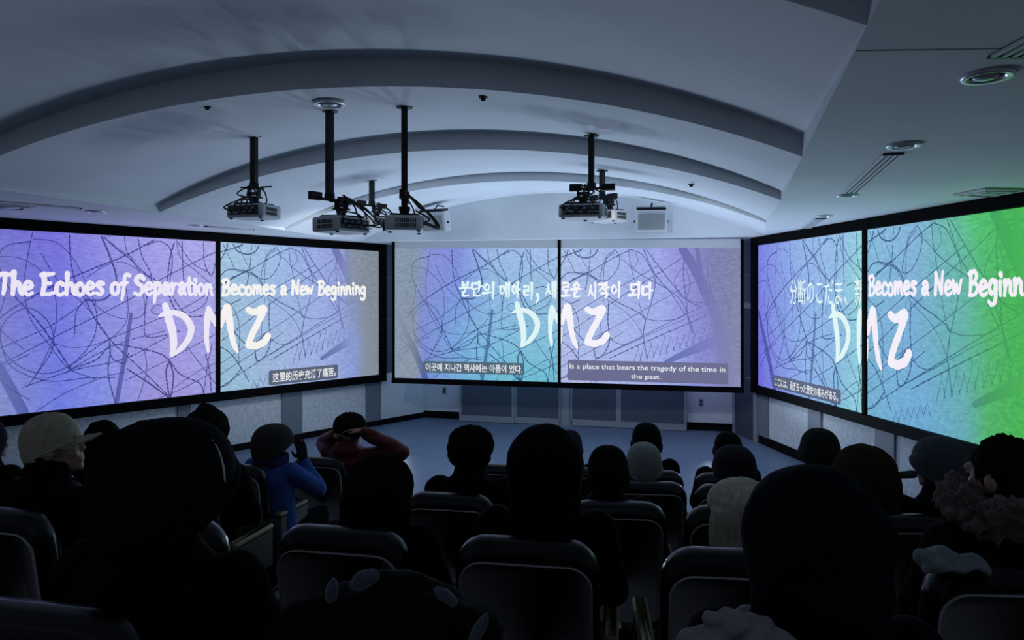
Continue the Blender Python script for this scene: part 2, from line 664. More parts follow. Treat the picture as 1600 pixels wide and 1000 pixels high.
# ------------------------------------------------------------------ lettering
def text_geo(s, bold=0.0):
    cu = bpy.data.curves.new('t', 'FONT')
    cu.body = s
    cu.size = 1.0
    cu.offset = bold
    cu.resolution_u = 3
    cu.fill_mode = 'FRONT'
    tmp = bpy.data.objects.new('t', cu)
    COL.objects.link(tmp)
    dg = bpy.context.evaluated_depsgraph_get()
    me = bpy.data.meshes.new_from_object(tmp.evaluated_get(dg))
    vs_ = [(v.co.x, v.co.y) for v in me.vertices]
    fs = [tuple(p.vertices) for p in me.polygons]
    bpy.data.objects.remove(tmp)
    bpy.data.curves.remove(cu)
    bpy.data.meshes.remove(me)
    return vs_, fs


def fit_text(s, box, bold=0.0):
    """text stretched into box (u0, v0, u1, v1), v downward; returns verts in picture space and faces"""
    vs_, fs = text_geo(s, bold)
    if not vs_:
        return [], []
    x0, x1 = min(p[0] for p in vs_), max(p[0] for p in vs_)
    y0, y1 = min(p[1] for p in vs_), max(p[1] for p in vs_)
    u0, v0, u1, v1 = box
    return [(u0 + (x - x0) / (x1 - x0) * (u1 - u0), v1 - (y - y0) / (y1 - y0) * (v1 - v0)) for x, y in vs_], fs


def ribbon(pts, wid, asp=1.36, ragged=0.0, seed=0, close=False):
    """flat brush stroke through pts in picture space (u right, v down; picture is asp wide per unit high);
    wid = widths along the stroke, in picture heights"""
    rnd = random.Random(seed)
    P = [Vector((p[0] * asp, p[1])) for p in pts]
    n = len(P)
    vs_, fs = [], []
    for i, p in enumerate(P):
        t = P[min(i + 1, n - 1)] - P[max(i - 1, 0)]
        if t.length < 1e-9:
            t = Vector((1, 0))
        t.normalize()
        nn = Vector((-t.y, t.x))
        f = i / (n - 1) * (len(wid) - 1)
        j = min(int(f), len(wid) - 2) if len(wid) > 1 else 0
        w_ = wid[0] if len(wid) == 1 else wid[j] + (wid[j + 1] - wid[j]) * (f - j)
        w1 = w_ / 2 * (1 + ragged * (rnd.random() - 0.5))
        w2 = w_ / 2 * (1 + ragged * (rnd.random() - 0.5))
        a, b = p + nn * w1, p - nn * w2
        vs_ += [(a.x / asp, a.y), (b.x / asp, b.y)]
    for i in range(n - 1):
        fs.append((2 * i, 2 * i + 1, 2 * i + 3, 2 * i + 2))
    # round caps
    for e, q in ((0, 1), (n - 1, n - 2)):
        c = P[e]
        r = (Vector((vs_[2 * e][0] * asp, vs_[2 * e][1])) - Vector((vs_[2 * e + 1][0] * asp, vs_[2 * e + 1][1]))).length / 2
        if r < 0.004:
            continue
        b0 = len(vs_)
        for k in range(8):
            an = 2 * math.pi * k / 8 + 0.3
            vs_.append(((c.x + r * math.cos(an)) / asp, c.y + r * math.sin(an)))
        fs.append(tuple(range(b0, b0 + 8)))
    return vs_, fs


LET = {
    'T': (0.62, [[(0, .86), (.28, .93), (.64, .9)], [(.36, .9), (.34, .45), (.27, 0)]]),
    'h': (0.5, [[(.1, 1.05), (.08, .5), (.05, 0)], [(.08, .36), (.25, .56), (.38, .48), (.40, .2), (.50, 0)]]),
    'e': (0.5, [[(.07, .28), (.40, .36), (.36, .56), (.20, .60), (.05, .38), (.08, .12), (.25, 0), (.46, .09)]]),
    'E': (0.66, [[(.12, .97), (.14, .5), (.05, 0)], [(0, .93), (.3, .95), (.62, 1.0)], [(.12, .5), (.48, .55)], [(.03, .03), (.4, .02), (.66, .09)]]),
    'c': (0.47, [[(.42, .48), (.25, .6), (.06, .4), (.08, .1), (.25, 0), (.45, .1)]]),
    'o': (0.5, [[(.25, .58), (.07, .45), (.05, .15), (.22, .01), (.42, .13), (.42, .42), (.25, .58)]]),
    's': (0.45, [[(.40, .54), (.2, .6), (.09, .45), (.25, .32), (.38, .18), (.25, 0), (.05, .06)]]),
    'f': (0.42, [[(.55, .96), (.36, 1.02), (.24, .8), (.2, .3), (.08, -.28)], [(.02, .52), (.42, .6)]]),
    'S': (0.60, [[(.56, .84), (.35, 1), (.1, .8), (.2, .6), (.45, .45), (.5, .2), (.3, 0), (.02, .08)]]),
    'p': (0.50, [[(.08, .58), (.08, .1), (.02, -.42)], [(.08, .4), (.25, .6), (.42, .45), (.38, .15), (.2, .02), (.08, .1)]]),
    'a': (0.50, [[(.10, .52), (.25, .62), (.40, .5), (.38, .2), (.50, 0)], [(.38, .32), (.2, .36), (.06, .18), (.18, .02), (.38, .14)]]),
    'r': (0.42, [[(.06, .58), (.1, .3), (.06, 0)], [(.1, .33), (.22, .54), (.40, .56)]]),
    't': (0.42, [[(.2, .92), (.18, .3), (.25, .02), (.42, .06)], [(.02, .58), (.40, .64)]]),
    'i': (0.24, [[(.1, .57), (.1, .25), (.13, 0)], [(.12, .86), (.18, .77)]]),
    'n': (0.50, [[(.06, .58), (.08, .3), (.05, 0)], [(.08, .36), (.25, .58), (.38, .45), (.38, .15), (.47, 0)]]),
    'B': (0.60, [[(.12, .97), (.14, .5), (.08, 0)], [(.04, .9), (.35, 1), (.5, .8), (.35, .58), (.12, .5)], [(.12, .5), (.45, .48), (.55, .22), (.35, .02), (.03, .0)]]),
    'm': (0.72, [[(.06, .58), (.08, .3), (.05, 0)], [(.08, .36), (.2, .58), (.32, .45), (.33, .05)], [(.33, .36), (.46, .58), (.58, .45), (.58, .15), (.67, 0)]]),
    'N': (0.66, [[(.06, 0), (.1, .5), (.1, .95)], [(.1, .95), (.3, .5), (.5, .05)], [(.5, .05), (.53, .5), (.6, 1.02)]]),
    'w': (0.62, [[(.02, .6), (.1, .05), (.25, .45), (.38, .05), (.58, .64)]]),
    'g': (0.50, [[(.4, .5), (.2, .6), (.05, .35), (.15, .08), (.35, .2), (.42, .55)], [(.42, .55), (.42, 0), (.35, -.3), (.15, -.38), (.0, -.26)]]),
    ' ': (0.30, []),
}


def brush_line(s, u0, u1, vbase, cap, wid, seed=1, asp=1.36):
    """a line of brush lettering between u0 and u1 standing on vbase"""
    rnd = random.Random(seed)
    gap = 0.07
    tot = sum(LET[c][0] + gap for c in s) - gap
    k = (u1 - u0) / tot
    vs_, fs = [], []
    x = 0
    for c in s:
        w_, sts = LET[c]
        dy = rnd.uniform(-.03, .03)
        for q, st in enumerate(sts):
            pts = [(u0 + (x + px_) * k, vbase - (py_ + dy) * cap) for px_, py_ in st]
            pc = smooth_curve(pts, 6)
            wj = wid * rnd.uniform(.9, 1.12)
            v2, f2 = ribbon(pc, [wj * 1.1, wj, wj * .95, wj * .8], asp, 0.18, rnd.random())
            b0 = len(vs_)
            vs_ += v2
            fs += [tuple(i + b0 for i in f) for f in f2]
        x += w_ + gap
    return vs_, fs


JAMO = {
    'b': [[(.08, 1), (.1, .1)], [(.9, 1), (.88, .1)], [(.1, .55), (.9, .58)], [(.1, .1), (.9, .12)]],
    'n': [[(.15, 1), (.1, .2), (.5, .1), (1, .25)]],
    'd': [[(.95, .95), (.15, .9)], [(.15, .9), (.1, .15), (.5, .05), (1, .2)]],
    'o': [[(.5, 1), (.1, .7), (.15, .2), (.55, .02), (.9, .35), (.85, .8), (.5, 1)]],
    'm': [[(.1, .95), (.12, .08)], [(.1, .92), (.92, .95), (.88, .08)], [(.12, .08), (.9, .1)]],
    'l': [[(.08, .95), (.85, .95), (.85, .55)], [(.85, .55), (.1, .5)], [(.1, .5), (.1, .08), (.95, .12)]],
    's': [[(.55, 1), (.4, .5), (.02, 0)], [(.45, .6), (.7, .3), (1, .08)]],
    'j': [[(.05, .95), (.9, .97), (.5, .5), (.02, 0)], [(.5, .5), (.75, .3), (1, .08)]],
    'g': [[(.1, .92), (.9, .95), (.85, .5), (.7, 0)]],
    'A': [[(.3, 1.05), (.28, .4), (.2, -.1)], [(.3, .5), (.95, .55)]],
    'I': [[(.5, 1.05), (.5, .4), (.42, -.1)]],
    'E': [[(.35, 1), (.33, .0)], [(.0, .55), (.33, .55)], [(.8, 1.05), (.78, .4), (.75, -.1)]],
    'Y': [[(.3, 1), (.28, 0)], [(.3, .5), (.75, .53)], [(.78, 1.05), (.76, .4), (.72, -.1)]],
    'U': [[(0, .85), (.5, .92), (1, .95)], [(.5, .9), (.48, 0)]],
    'O': [[(.5, 1), (.5, .2)], [(0, .12), (.5, .17), (1, .25)]],
    'X': [[(0, .4), (.5, .5), (1, .62)]],
}
SYL = {
    'bun': [('b', .18, .62, .82, 1.0), ('U', .0, .3, 1.0, .62), ('n', .2, 0, .85, .28)],
    'dan': [('d', .02, .48, .55, .95), ('A', .6, .38, 1.0, 1.0), ('n', .18, 0, .85, .3)],
    'ui': [('o', .08, .5, .55, .95), ('X', .0, .15, .65, .5), ('I', .65, .0, 1.0, 1.0)],
    'me': [('m', .02, .25, .45, .8), ('E', .45, .05, 1.0, 1.0)],
    'a': [('o', .05, .25, .5, .8), ('A', .5, 0, 1.0, 1.0)],
    'ri': [('l', .02, .15, .55, .85), ('I', .6, 0, 1.0, 1.0)],
    'sae': [('s', .0, .15, .5, .85), ('Y', .5, 0, 1.0, 1.0)],
    'ro': [('l', .12, .42, .88, 1.0), ('O', .0, .0, 1.0, .4)],
    'un': [('o', .25, .62, .75, 1.0), ('U', .0, .3, 1.0, .6), ('n', .2, 0, .85, .28)],
    'si': [('s', .0, .1, .6, .85), ('I', .6, 0, 1.0, 1.0)],
    'jak': [('j', .0, .45, .58, .95), ('A', .55, .38, 1.0, 1.0), ('g', .2, -.05, .8, .3)],
    'i': [('o', .05, .25, .55, .8), ('I', .58, 0, 1.0, 1.0)],
    'doe': [('d', .1, .5, .62, .95), ('O', .0, .1, .68, .48), ('I', .65, .0, 1.0, 1.0)],
    'da': [('d', .0, .2, .52, .85), ('A', .55, 0, 1.0, 1.0)],
    ',': [],
}


def hangul(items, v0, v1, wid, asp=1.36, seed=3):
    rnd = random.Random(seed)
    vs_, fs = [], []
    for syl, u0, u1 in items:
        if syl == ',':
            strokes = [[(u0, v1 - .02), (u0 + .006, v1 + .01), (u0 - .008, v1 + .045)]]
        else:
            strokes = []
            dv = rnd.uniform(-.006, .006)
            for jm, x0, y0, x1, y1 in SYL[syl]:
                for st in JAMO[jm]:
                    strokes.append([(u0 + (u1 - u0) * (x0 + (x1 - x0) * a), v1 + dv - (v1 - v0) * (y0 + (y1 - y0) * b)) for a, b in st])
        for st in strokes:
            wj = wid * rnd.uniform(.85, 1.2)
            v2, f2 = ribbon(smooth_curve(st, 5), [wj * 1.3, wj, wj * .9, wj * .55], asp, 0.2, rnd.random())
            b0 = len(vs_)
            vs_ += v2
            fs += [tuple(i + b0 for i in f) for f in f2]
    return vs_, fs


# big white brush letters D, M, Z as filled strokes (picture space of the left and right halves)
def cl(x, y):      # left-half picture space
    return ((x - 35) / 1048.0, (y - 82) / 825.0)


def cr(x, y):      # right-half picture space
    u = (x - 22) / 1121.0
    return (u, (y - 68) / (825.0 + 42 * u))


DMZ_L = [
    ([cl(828, 428), cl(846, 500), cl(864, 570), cl(868, 640), cl(856, 690)], [.040, .052, .048, .044, .020]),
    ([cl(800, 482), cl(830, 470), cl(880, 468), cl(925, 492), cl(955, 545), cl(945, 600), cl(910, 650), cl(860, 692)], [.016, .034, .036, .044, .044, .040, .036, .016]),
    ([cl(1046, 448), cl(1040, 500), cl(1036, 560), cl(1036, 620), cl(1044, 680)], [.036, .048, .036, .034, .018]),
    ([cl(1050, 452), cl(1070, 500), cl(1083, 540)], [.03, .04, .02]),
]
DMZ_R = [
    ([cr(24, 560), cr(24, 600), cr(24, 650)], [.02, .022, .01]),
    ([cr(62, 432), cr(42, 480), cr(30, 530)], [.05, .045, .03]),
    ([cr(66, 432), cr(82, 510), cr(92, 580), cr(108, 640), cr(128, 682)], [.06, .052, .042, .040, .018]),
    ([cr(192, 446), cr(230, 462), cr(288, 442)], [.044, .046, .058]),
    ([cr(292, 446), cr(262, 510), cr(222, 580), cr(196, 640)], [.060, .048, .048, .05]),
    ([cr(194, 648), cr(240, 656), cr(290, 642), cr(318, 606)], [.050, .050, .050, .050]),
]

# the barbed wire in the picture, traced as curves
WL_ = [
    [(110, 525), (190, 440), (350, 330), (500, 250), (640, 180), (780, 90)], [(45, 745), (330, 580), (560, 455), (700, 372), (820, 285), (1080, 140)],
    [(45, 660), (190, 590), (330, 520), (460, 420)], [(390, 740), (520, 660), (660, 600), (830, 560)],
    [(230, 790), (420, 730), (640, 690), (840, 590), (900, 560)], [(640, 800), (840, 712), (1080, 590)], [(870, 860), (980, 790), (1080, 745)], [(800, 905), (930, 860), (1080, 790)],
    [(560, 100), (620, 150), (690, 200)], [(1083, 340), (960, 420), (860, 470), (740, 520), (560, 600), (400, 720)],
    [(270, 85), (252, 200), (240, 330), (258, 470), (330, 600), (410, 720), (520, 780)], [(265, 130), (170, 160), (148, 240), (200, 370), (280, 480), (340, 580), (420, 730)],
    [(410, 85), (414, 190), (432, 300), (480, 410), (530, 520), (600, 620), (690, 720), (850, 905)], [(45, 245), (140, 205), (240, 215), (330, 300), (360, 420), (350, 560), (300, 700), (250, 790)],
    [(270, 120), (360, 130), (430, 210), (480, 320), (520, 420)], [(45, 300), (120, 290), (170, 330), (160, 430), (120, 520)],
    [(430, 570), (440, 450), (490, 392), (522, 470), (505, 590), (430, 690), (330, 735), (230, 700), (162, 610), (165, 500), (250, 432), (330, 500), (345, 620), (270, 760)],
    [(640, 85), (652, 160), (700, 240), (722, 350), (726, 470), (640, 492), (540, 445), (440, 330)], [(550, 90), (610, 150), (660, 190), (740, 270), (830, 330), (900, 440), (960, 490), (1083, 470)],
    [(880, 85), (905, 180), (980, 245), (1075, 330)], [(885, 90), (960, 200), (1060, 260)], [(700, 85), (720, 180), (762, 280), (740, 400), (730, 560), (760, 590), (840, 580)],
    [(872, 100), (850, 190), (840, 330), (872, 440), (930, 470)], [(740, 120), (800, 98), (850, 130), (862, 200), (850, 300)], [(910, 85), (912, 180), (920, 320)], [(1020, 85), (1025, 200), (1060, 270), (1083, 200)],
    [(350, 600), (430, 622), (520, 612), (600, 570), (650, 500), (655, 400), (640, 300)], [(575, 600), (585, 680), (640, 712), (660, 660)], [(410, 725), (520, 685), (585, 620), (700, 640), (800, 675), (848, 715), (900, 790), (1000, 850), (1022, 912)],
    [(848, 715), (832, 780), (852, 905), (868, 800), (848, 715)], [(930, 640), (1000, 740), (1083, 860)], [(650, 740), (760, 830), (850, 912)], [(1065, 640), (1040, 760), (1020, 910)], [(1030, 690), (1050, 780), (1060, 900)],
    [(540, 85), (575, 180), (605, 300), (560, 390), (470, 400)], [(480, 290), (560, 230), (630, 212), (690, 240), (760, 290)], [(300, 180), (380, 330), (470, 420), (560, 560), (580, 620)],
    [(580, 640), (570, 760), (600, 905)], [(760, 450), (790, 425), (820, 440), (810, 470), (775, 470), (760, 450)], [(150, 470), (160, 600), (200, 700), (330, 770), (480, 770), (600, 780)],
    [(60, 800), (150, 700), (260, 640)], [(60, 620), (120, 700), (180, 780), (260, 850)], [(280, 905), (400, 830), (560, 770), (640, 760)], [(120, 340), (115, 420), (150, 520), (240, 620)], [(730, 640), (740, 760), (700, 905)], [(940, 330), (1000, 320), (1040, 370), (1020, 430), (950, 470)],
]
WR_ = [
    [(22, 742), (240, 620), (440, 515), (620, 415), (790, 320), (960, 230)], [(22, 870), (300, 730), (560, 605), (720, 525), (900, 440), (1130, 350)], [(250, 752), (540, 625), (720, 545), (950, 455), (1130, 385)],
    [(330, 752), (620, 625), (960, 480)], [(22, 620), (180, 520), (330, 420), (520, 300), (700, 190), (790, 130)], [(22, 525), (180, 430), (330, 345), (480, 265), (640, 180)], [(22, 440), (150, 385)], [(90, 265), (200, 220), (370, 125), (480, 75)], [(22, 310), (110, 262), (200, 215)],
    [(22, 125), (130, 90), (160, 75)], [(22, 800), (120, 750), (260, 680), (420, 590)],
    [(40, 75), (90, 170), (120, 220), (200, 240), (270, 270)], [(22, 260), (60, 225), (110, 218), (190, 230), (255, 260), (300, 330)], [(100, 75), (130, 115), (190, 130), (240, 110), (262, 75)], [(215, 75), (205, 200), (180, 330)], [(130, 80), (205, 215), (300, 330), (325, 390), (420, 452), (500, 530), (545, 610)],
    [(372, 80), (320, 120), (290, 190), (275, 265), (330, 262), (385, 195), (400, 125), (372, 80)], [(365, 95), (310, 150), (296, 260), (300, 330)], [(380, 120), (440, 160), (480, 190), (515, 150), (500, 100)], [(455, 75), (470, 180), (500, 300), (520, 400), (540, 470), (562, 520), (548, 610), (570, 750)],
    [(470, 80), (540, 110), (590, 190), (622, 270), (600, 400), (562, 520), (545, 610)], [(545, 70), (620, 230), (720, 350), (810, 490)], [(560, 72), (680, 230), (760, 330), (830, 400), (900, 435)], [(470, 190), (560, 250), (640, 290), (760, 370), (820, 470)],
    [(800, 120), (798, 250), (815, 400), (825, 490), (862, 605)], [(800, 182), (750, 250), (745, 300), (790, 375), (870, 407), (915, 400), (905, 340), (830, 190), (800, 150)], [(810, 190), (835, 290), (815, 390)], [(560, 505), (640, 520), (760, 508), (820, 470)], [(320, 362), (400, 410), (520, 470), (562, 510)],
    [(300, 380), (285, 480), (270, 640)], [(330, 400), (325, 520), (335, 640), (300, 720), (250, 745), (235, 680)], [(330, 600), (370, 650), (450, 662), (545, 620)], [(22, 370), (100, 430), (140, 540), (135, 700), (140, 760)], [(22, 640), (90, 690), (140, 760), (200, 860)], [(100, 560), (200, 650), (320, 580)], [(820, 480), (840, 560), (870, 615)],
    [(940, 140), (950, 260), (980, 400)], [(960, 160), (1040, 330), (1090, 560)], [(900, 350), (1010, 330), (1100, 290)], [(840, 400), (1000, 420), (1130, 370)], [(22, 180), (60, 110), (70, 75)], [(22, 870), (80, 850), (150, 780)],
]
POST_L = [([cl(45, 480), cl(100, 600), cl(170, 740), cl(235, 900)], [.035, .045, .05, .055]), ([cl(670, 470), cl(640, 690), cl(604, 912)], [.022, .026, .028])]
POST_R = [([cr(790, 75), cr(870, 200), cr(945, 370), cr(1000, 500), cr(1035, 640), cr(1050, 780), cr(1060, 900)], [.06, .07, .075, .085, .095, .11, .11]), ([cr(690, 775), cr(860, 700), cr(1010, 640), cr(1143, 585)], [.03, .06, .075, .075]), ([cr(880, 75), cr(905, 240)], [.03, .04])]


def zigzag():
    out = []
    n = 13
    for k in range(n):
        f = k / (n - 1)
        x, y = 505 + 490 * f, 775 - 150 * f
        h = 85 + 25 * math.sin(k * 1.7)
        out.append([(x - 20, y + 10), (x + 12, y - h), (x + 30, y - 5)])
        out.append([(x + 12, y - h), (x + 8, y - h - 18)])
    for k in range(6):
        x, y = 225 + 40 * k, 905 - 12 * k
        out.append([(x - 14, y), (x + 6, y - 50), (x + 24, y)])
    for k in range(5):
        x, y = 860 + 36 * k, 770 - 16 * k
        out.append([(x, y - 60), (x + 14, y), (x + 30, y - 60)])
    return out


# ------------------------------------------------------------------ the projected screens
class Panel:
    """a flat picture: O is its top left corner, U the full width, V the full height downward, N toward the room"""
    def __init__(self, O, U, V, N):
        self.O, self.U, self.V, self.N = Vector(O), Vector(U), Vector(V), Vector(N)

    def p(self, u, v, off=0.0):
        return self.O + self.U * u + self.V * v + self.N * off


def clip_poly(poly):
    """keep the part of a polygon inside the unit picture"""
    for ax, lim, sgn in ((0, 0, 1), (0, 1, -1), (1, 0, 1), (1, 1, -1)):
        out = []
        for i in range(len(poly)):
            a, b = poly[i], poly[(i + 1) % len(poly)]
            da, db = (a[ax] - lim) * sgn, (b[ax] - lim) * sgn
            if da >= 0:
                out.append(a)
            if (da < 0) != (db < 0):
                t = da / (da - db)
                out.append((a[0] + (b[0] - a[0]) * t, a[1] + (b[1] - a[1]) * t))
        poly = out
        if len(poly) < 3:
            return []
    return poly


def lay(panel, geo_list, name, m, parent, off):
    """flat shapes of a picture laid on its panel"""
    mb = MB()
    for vs_, fs in geo_list:
        for f in fs:
            poly = clip_poly([vs_[i] for i in f])
            if poly:
                pts = [panel.p(u, v, off) for u, v in poly]
                uv = [(u, 1 - v) for u, v in poly]
                nn = (pts[1] - pts[0]).cross(pts[2] - pts[0])
                if nn.dot(panel.N) < 0:
                    pts, uv = pts[::-1], uv[::-1]
                mb.add(pts, [tuple(range(len(pts)))], uv)
    return mb.build(name, m, parent, uv=True)


def wires(curves, fn, wid=0.0047, seed=5):
    rnd = random.Random(seed)
    out = []
    for c in curves:
        pts = [fn(*p) for p in smooth_curve(c, 8)]
        w_ = wid * rnd.uniform(.75, 1.25)
        out.append(ribbon(pts, [w_], 1.36))
        # barbs: short thick beads along some of the wires
        if rnd.random() < .75:
            step = rnd.choice((1, 2, 2, 4))
            for i in range(1, len(pts) - 1, step):
                a, b = Vector(pts[i]), Vector(pts[i + 1])
                out.append(ribbon([a, a.lerp(b, .35)], [w_ * 1.9], 1.36))
    return out


G_WL = wires(WL_, cl)
G_WR = wires([[tuple(p) for p in c] for c in WR_], cr, seed=8) + [ribbon([cr(*p) for p in c], [.0045], 1.36) for c in zigzag()]
G_PL = [ribbon(smooth_curve(p, 4), w, 1.36) for p, w in POST_L]
G_PR = [ribbon(smooth_curve(p, 4), w, 1.36) for p, w in POST_R]
G_DL = [ribbon(smooth_curve(p, 5), w, 1.36, 0.12, i) for i, (p, w) in enumerate(DMZ_L)]
G_DR = [ribbon(smooth_curve(p, 5), w, 1.36, 0.12, i) for i, (p, w) in enumerate(DMZ_R)]


def rrect(u0, v0, u1, v1, r=0.012, asp=1.36):
    pts = []
    for cx, cy, a0 in ((u1 - r / asp, v1 - r, 0), (u0 + r / asp, v1 - r, 90), (u0 + r / asp, v0 + r, 180), (u1 - r / asp, v0 + r, 270)):
        for k in range(5):
            a = R(a0 + 22.5 * k)
            pts.append((cx + r / asp * math.cos(a), cy + r * math.sin(a)))
    return pts, [tuple(range(20))]


def picture(panel, parent, key, top, bot, half, fade, title, caption, cap_box, white, cap_rgb, blank_top=0.0, gain=0.93):
    im = image_mat(key + '_picture', top, bot, gain)
    wi = image_mat(key + '_wire', top, bot, gain, fade, 0.16, 0.0, False)
    po = image_mat(key + '_post', top, bot, gain, [(p, min(1, f + .12)) for p, f in fade], 0.45, 0.0, False)
    wh = glow_mat(key + '_lettering', white, 0.95)
    cb = glow_mat(key + '_caption_box', cap_rgb, 0.8)
    tx = glow_mat(key + '_caption_text', (236, 238, 240), 0.95)
    mb = MB()
    N1 = 12
    vs_, uv, fs = [], [], []
    for j in range(N1 + 1):
        for i in range(N1 + 1):
            vs_.append(panel.p(i / N1, j / N1)); uv.append((i / N1, 1 - j / N1))
    for j in range(N1):
        for i in range(N1):
            a = j * (N1 + 1) + i
            fs.append((a, a + N1 + 1, a + N1 + 2, a + 1))
    mb.add(vs_, fs, uv)
    pan = mb.build('image_panel', im, parent, uv=True)
    for k, g in enumerate(G_PL if half == 'L' else G_PR):
        lay(panel, [g], 'fence_post_picture', po, pan, 0.0015 + 0.0004 * k)
    lay(panel, G_WL if half == 'L' else G_WR, 'barbed_wire_picture', wi, pan, 0.003)
    for g in ((G_DL[:2], G_DL[2:]) if half == 'L' else (G_DR[:3], G_DR[3:])):
        lay(panel, g, 'large_letter', wh, pan, 0.005)
    if title:
        lay(panel, [title], 'title_lettering', wh, pan, 0.006)
    if caption:
        lay(panel, [rrect(*cap_box)], 'caption_box', cb, pan, 0.007)
        lay(panel, caption, 'caption_lettering', tx, pan, 0.009)
    return pan


def frame_bars(O, U, V, N, bw, depth, divider_u, dw, base=-0.02):
    """black frame round a picture wall: bars outside O..O+U..O+V, and a divider"""
    u, v = U.normalized(), V.normalized()
    lu, lv = U.length, V.length
    mb = MB()
    o = O + N * base
    d = N * (depth - base)
    mb.obox(o - u * bw - v * bw, u * (lu + 2 * bw), v * bw, d)
    mb.obox(o - u * bw + v * lv, u * (lu + 2 * bw), v * bw, d)
    mb.obox(o - u * bw, u * bw, v * lv, d)
    mb.obox(o + u * lu, u * bw, v * lv, d)
    md = MB().obox(o + u * (divider_u * lu - dw / 2), u * dw, v * lv, d * 0.8)
    return mb, md


ZT, ZB = CZ + 0.77, CZ - 1.43
VV = Vector((0, 0, ZB - ZT))

# colours across each half, top row and bottom row
C_LL = ([(0, (125, 128, 205)), (.14, (118, 118, 212)), (.3, (120, 115, 224)), (.5, (148, 147, 232)), (.75, (168, 165, 238)), (1, (172, 172, 235))],
        [(0, (140, 150, 190)), (.16, (130, 140, 215)), (.32, (114, 128, 230)), (.5, (134, 146, 230)), (.75, (160, 150, 222)), (1, (160, 158, 226))])
C_LR = ([(0, (165, 198, 226)), (.3, (160, 190, 232)), (.55, (155, 172, 232)), (.74, (150, 160, 215)), (.80, (136, 146, 162)), (1, (130, 141, 151))],
        [(0, (150, 192, 214)), (.3, (160, 182, 222)), (.6, (160, 178, 228)), (.82, (140, 158, 220)), (.9, (136, 146, 162)), (1, (130, 141, 151))])
C_CL = ([(0, (135, 152, 168)), (.12, (135, 152, 172)), (.22, (138, 146, 218)), (.38, (128, 138, 224)), (.6, (158, 188, 234)), (1, (168, 194, 234))],
        [(0, (138, 152, 170)), (.12, (138, 152, 170)), (.18, (120, 140, 215)), (.4, (118, 180, 222)), (.7, (112, 192, 216)), (1, (110, 190, 212))])
C_CR = ([(0, (170, 196, 234)), (.3, (165, 184, 234)), (.55, (160, 168, 234)), (.68, (148, 145, 218)), (.85, (122, 126, 176)), (1, (126, 132, 166))],
        [(0, (180, 190, 236)), (.3, (172, 186, 236)), (.6, (160, 175, 236)), (.8, (138, 142, 218)), (.92, (134, 136, 184)), (1, (136, 142, 174))])
C_RL = ([(0, (122, 130, 226)), (.25, (138, 162, 234)), (.5, (150, 184, 236)), (.85, (152, 196, 232)), (1, (150, 222, 218))],
        [(0, (112, 104, 222)), (.2, (128, 140, 228)), (.5, (140, 176, 236)), (.8, (132, 186, 222)), (1, (150, 215, 222))])
C_RR = ([(0, (140, 192, 226)), (.3, (135, 184, 218)), (.48, (110, 190, 172)), (.6, (86, 196, 118)), (.75, (72, 186, 92)), (1, (70, 184, 84))],
        [(0, (118, 178, 212)), (.3, (112, 172, 216)), (.55, (104, 172, 186)), (.66, (84, 180, 110)), (.8, (74, 182, 84)), (1, (70, 182, 80))])
F_LL = [(0, .7), (.14, .5), (.25, .25), (1, .22)]
F_LR = [(0, .2), (.6, .25), (.72, .5), (.8, .88), (1, .97)]
F_CL = [(0, .86), (.1, .72), (.18, .4), (.3, .25), (1, .22)]
F_CR = [(0, .22), (.6, .3), (.72, .5), (.85, .8), (1, .95)]
F_RL = [(0, .4), (.15, .25), (1, .22)]
F_RR = [(0, .25), (.4, .32), (.62, .6), (.8, .9), (1, .97)]

T_LL = brush_line('The Echoes of Separation', .105, .985, .352, .117, .024, 2)
T_R = brush_line('Becomes a New Beginning', .012, .90, .352, .104, .021, 4)
T_RJ = fit_text('分断のこだま、新', (.36, .255, 1.0, .415), 0.004)
T_CL = hangul([('bun', cl(465, 0)[0], cl(530, 0)[0]), ('dan', cl(535, 0)[0], cl(608, 0)[0]), ('ui', cl(612, 0)[0], cl(690, 0)[0]), ('me', cl(718, 0)[0], cl(785, 0)[0]), ('a', cl(795, 0)[0], cl(852, 0)[0]), ('ri', cl(870, 0)[0], cl(932, 0)[0]), (',', cl(955, 0)[0], 0), ('sae', cl(1004, 0)[0], cl(1076, 0)[0])], .262, .368, .017)
T_CR = hangul([('ro', cr(28, 0)[0], cr(84, 0)[0]), ('un', cr(92, 0)[0], cr(158, 0)[0]), ('si', cr(198, 0)[0], cr(256, 0)[0]), ('jak', cr(268, 0)[0], cr(338, 0)[0]), ('i', cr(345, 0)[0], cr(410, 0)[0]), ('doe', cr(460, 0)[0], cr(532, 0)[0]), ('da', cr(540, 0)[0], cr(612, 0)[0])], .262, .365, .017)

# left wall
LW = 2.93
sl = empty('projection_screen', left_wall(3.0, ZB - 0.17, 0.05), 0, 'wide black framed projection screen along the left wall, violet picture titled The Echoes of Separation', 'projection screen')
OL = left_wall(5.96, ZT, 0.05)
OR_ = left_wall(2.95, ZT, 0.05)
picture(Panel(OL, WLd * 2.95, VV, WLn), sl, 'violet', *C_LL, 'L', F_LL, T_LL, None, None, (238, 232, 248), (80, 84, 110))
picture(Panel(OR_, WLd * 2.95, VV, WLn), sl, 'pale_blue', *C_LR, 'R', F_LR, T_R, [fit_text('这里的历史充满了痛苦。', (.29, .905, .69, .975), 0.016)], (.268, .888, .703, .992), (246, 244, 240), (90, 100, 122))
fb, fd = frame_bars(left_wall(5.96, ZT), WLd * 5.96, VV, WLn, 0.125, 0.12, 2.98 / 5.96, 0.055)
fb.build('screen_frame', M['black'], sl)
fd.build('screen_divider', M['black'], sl)

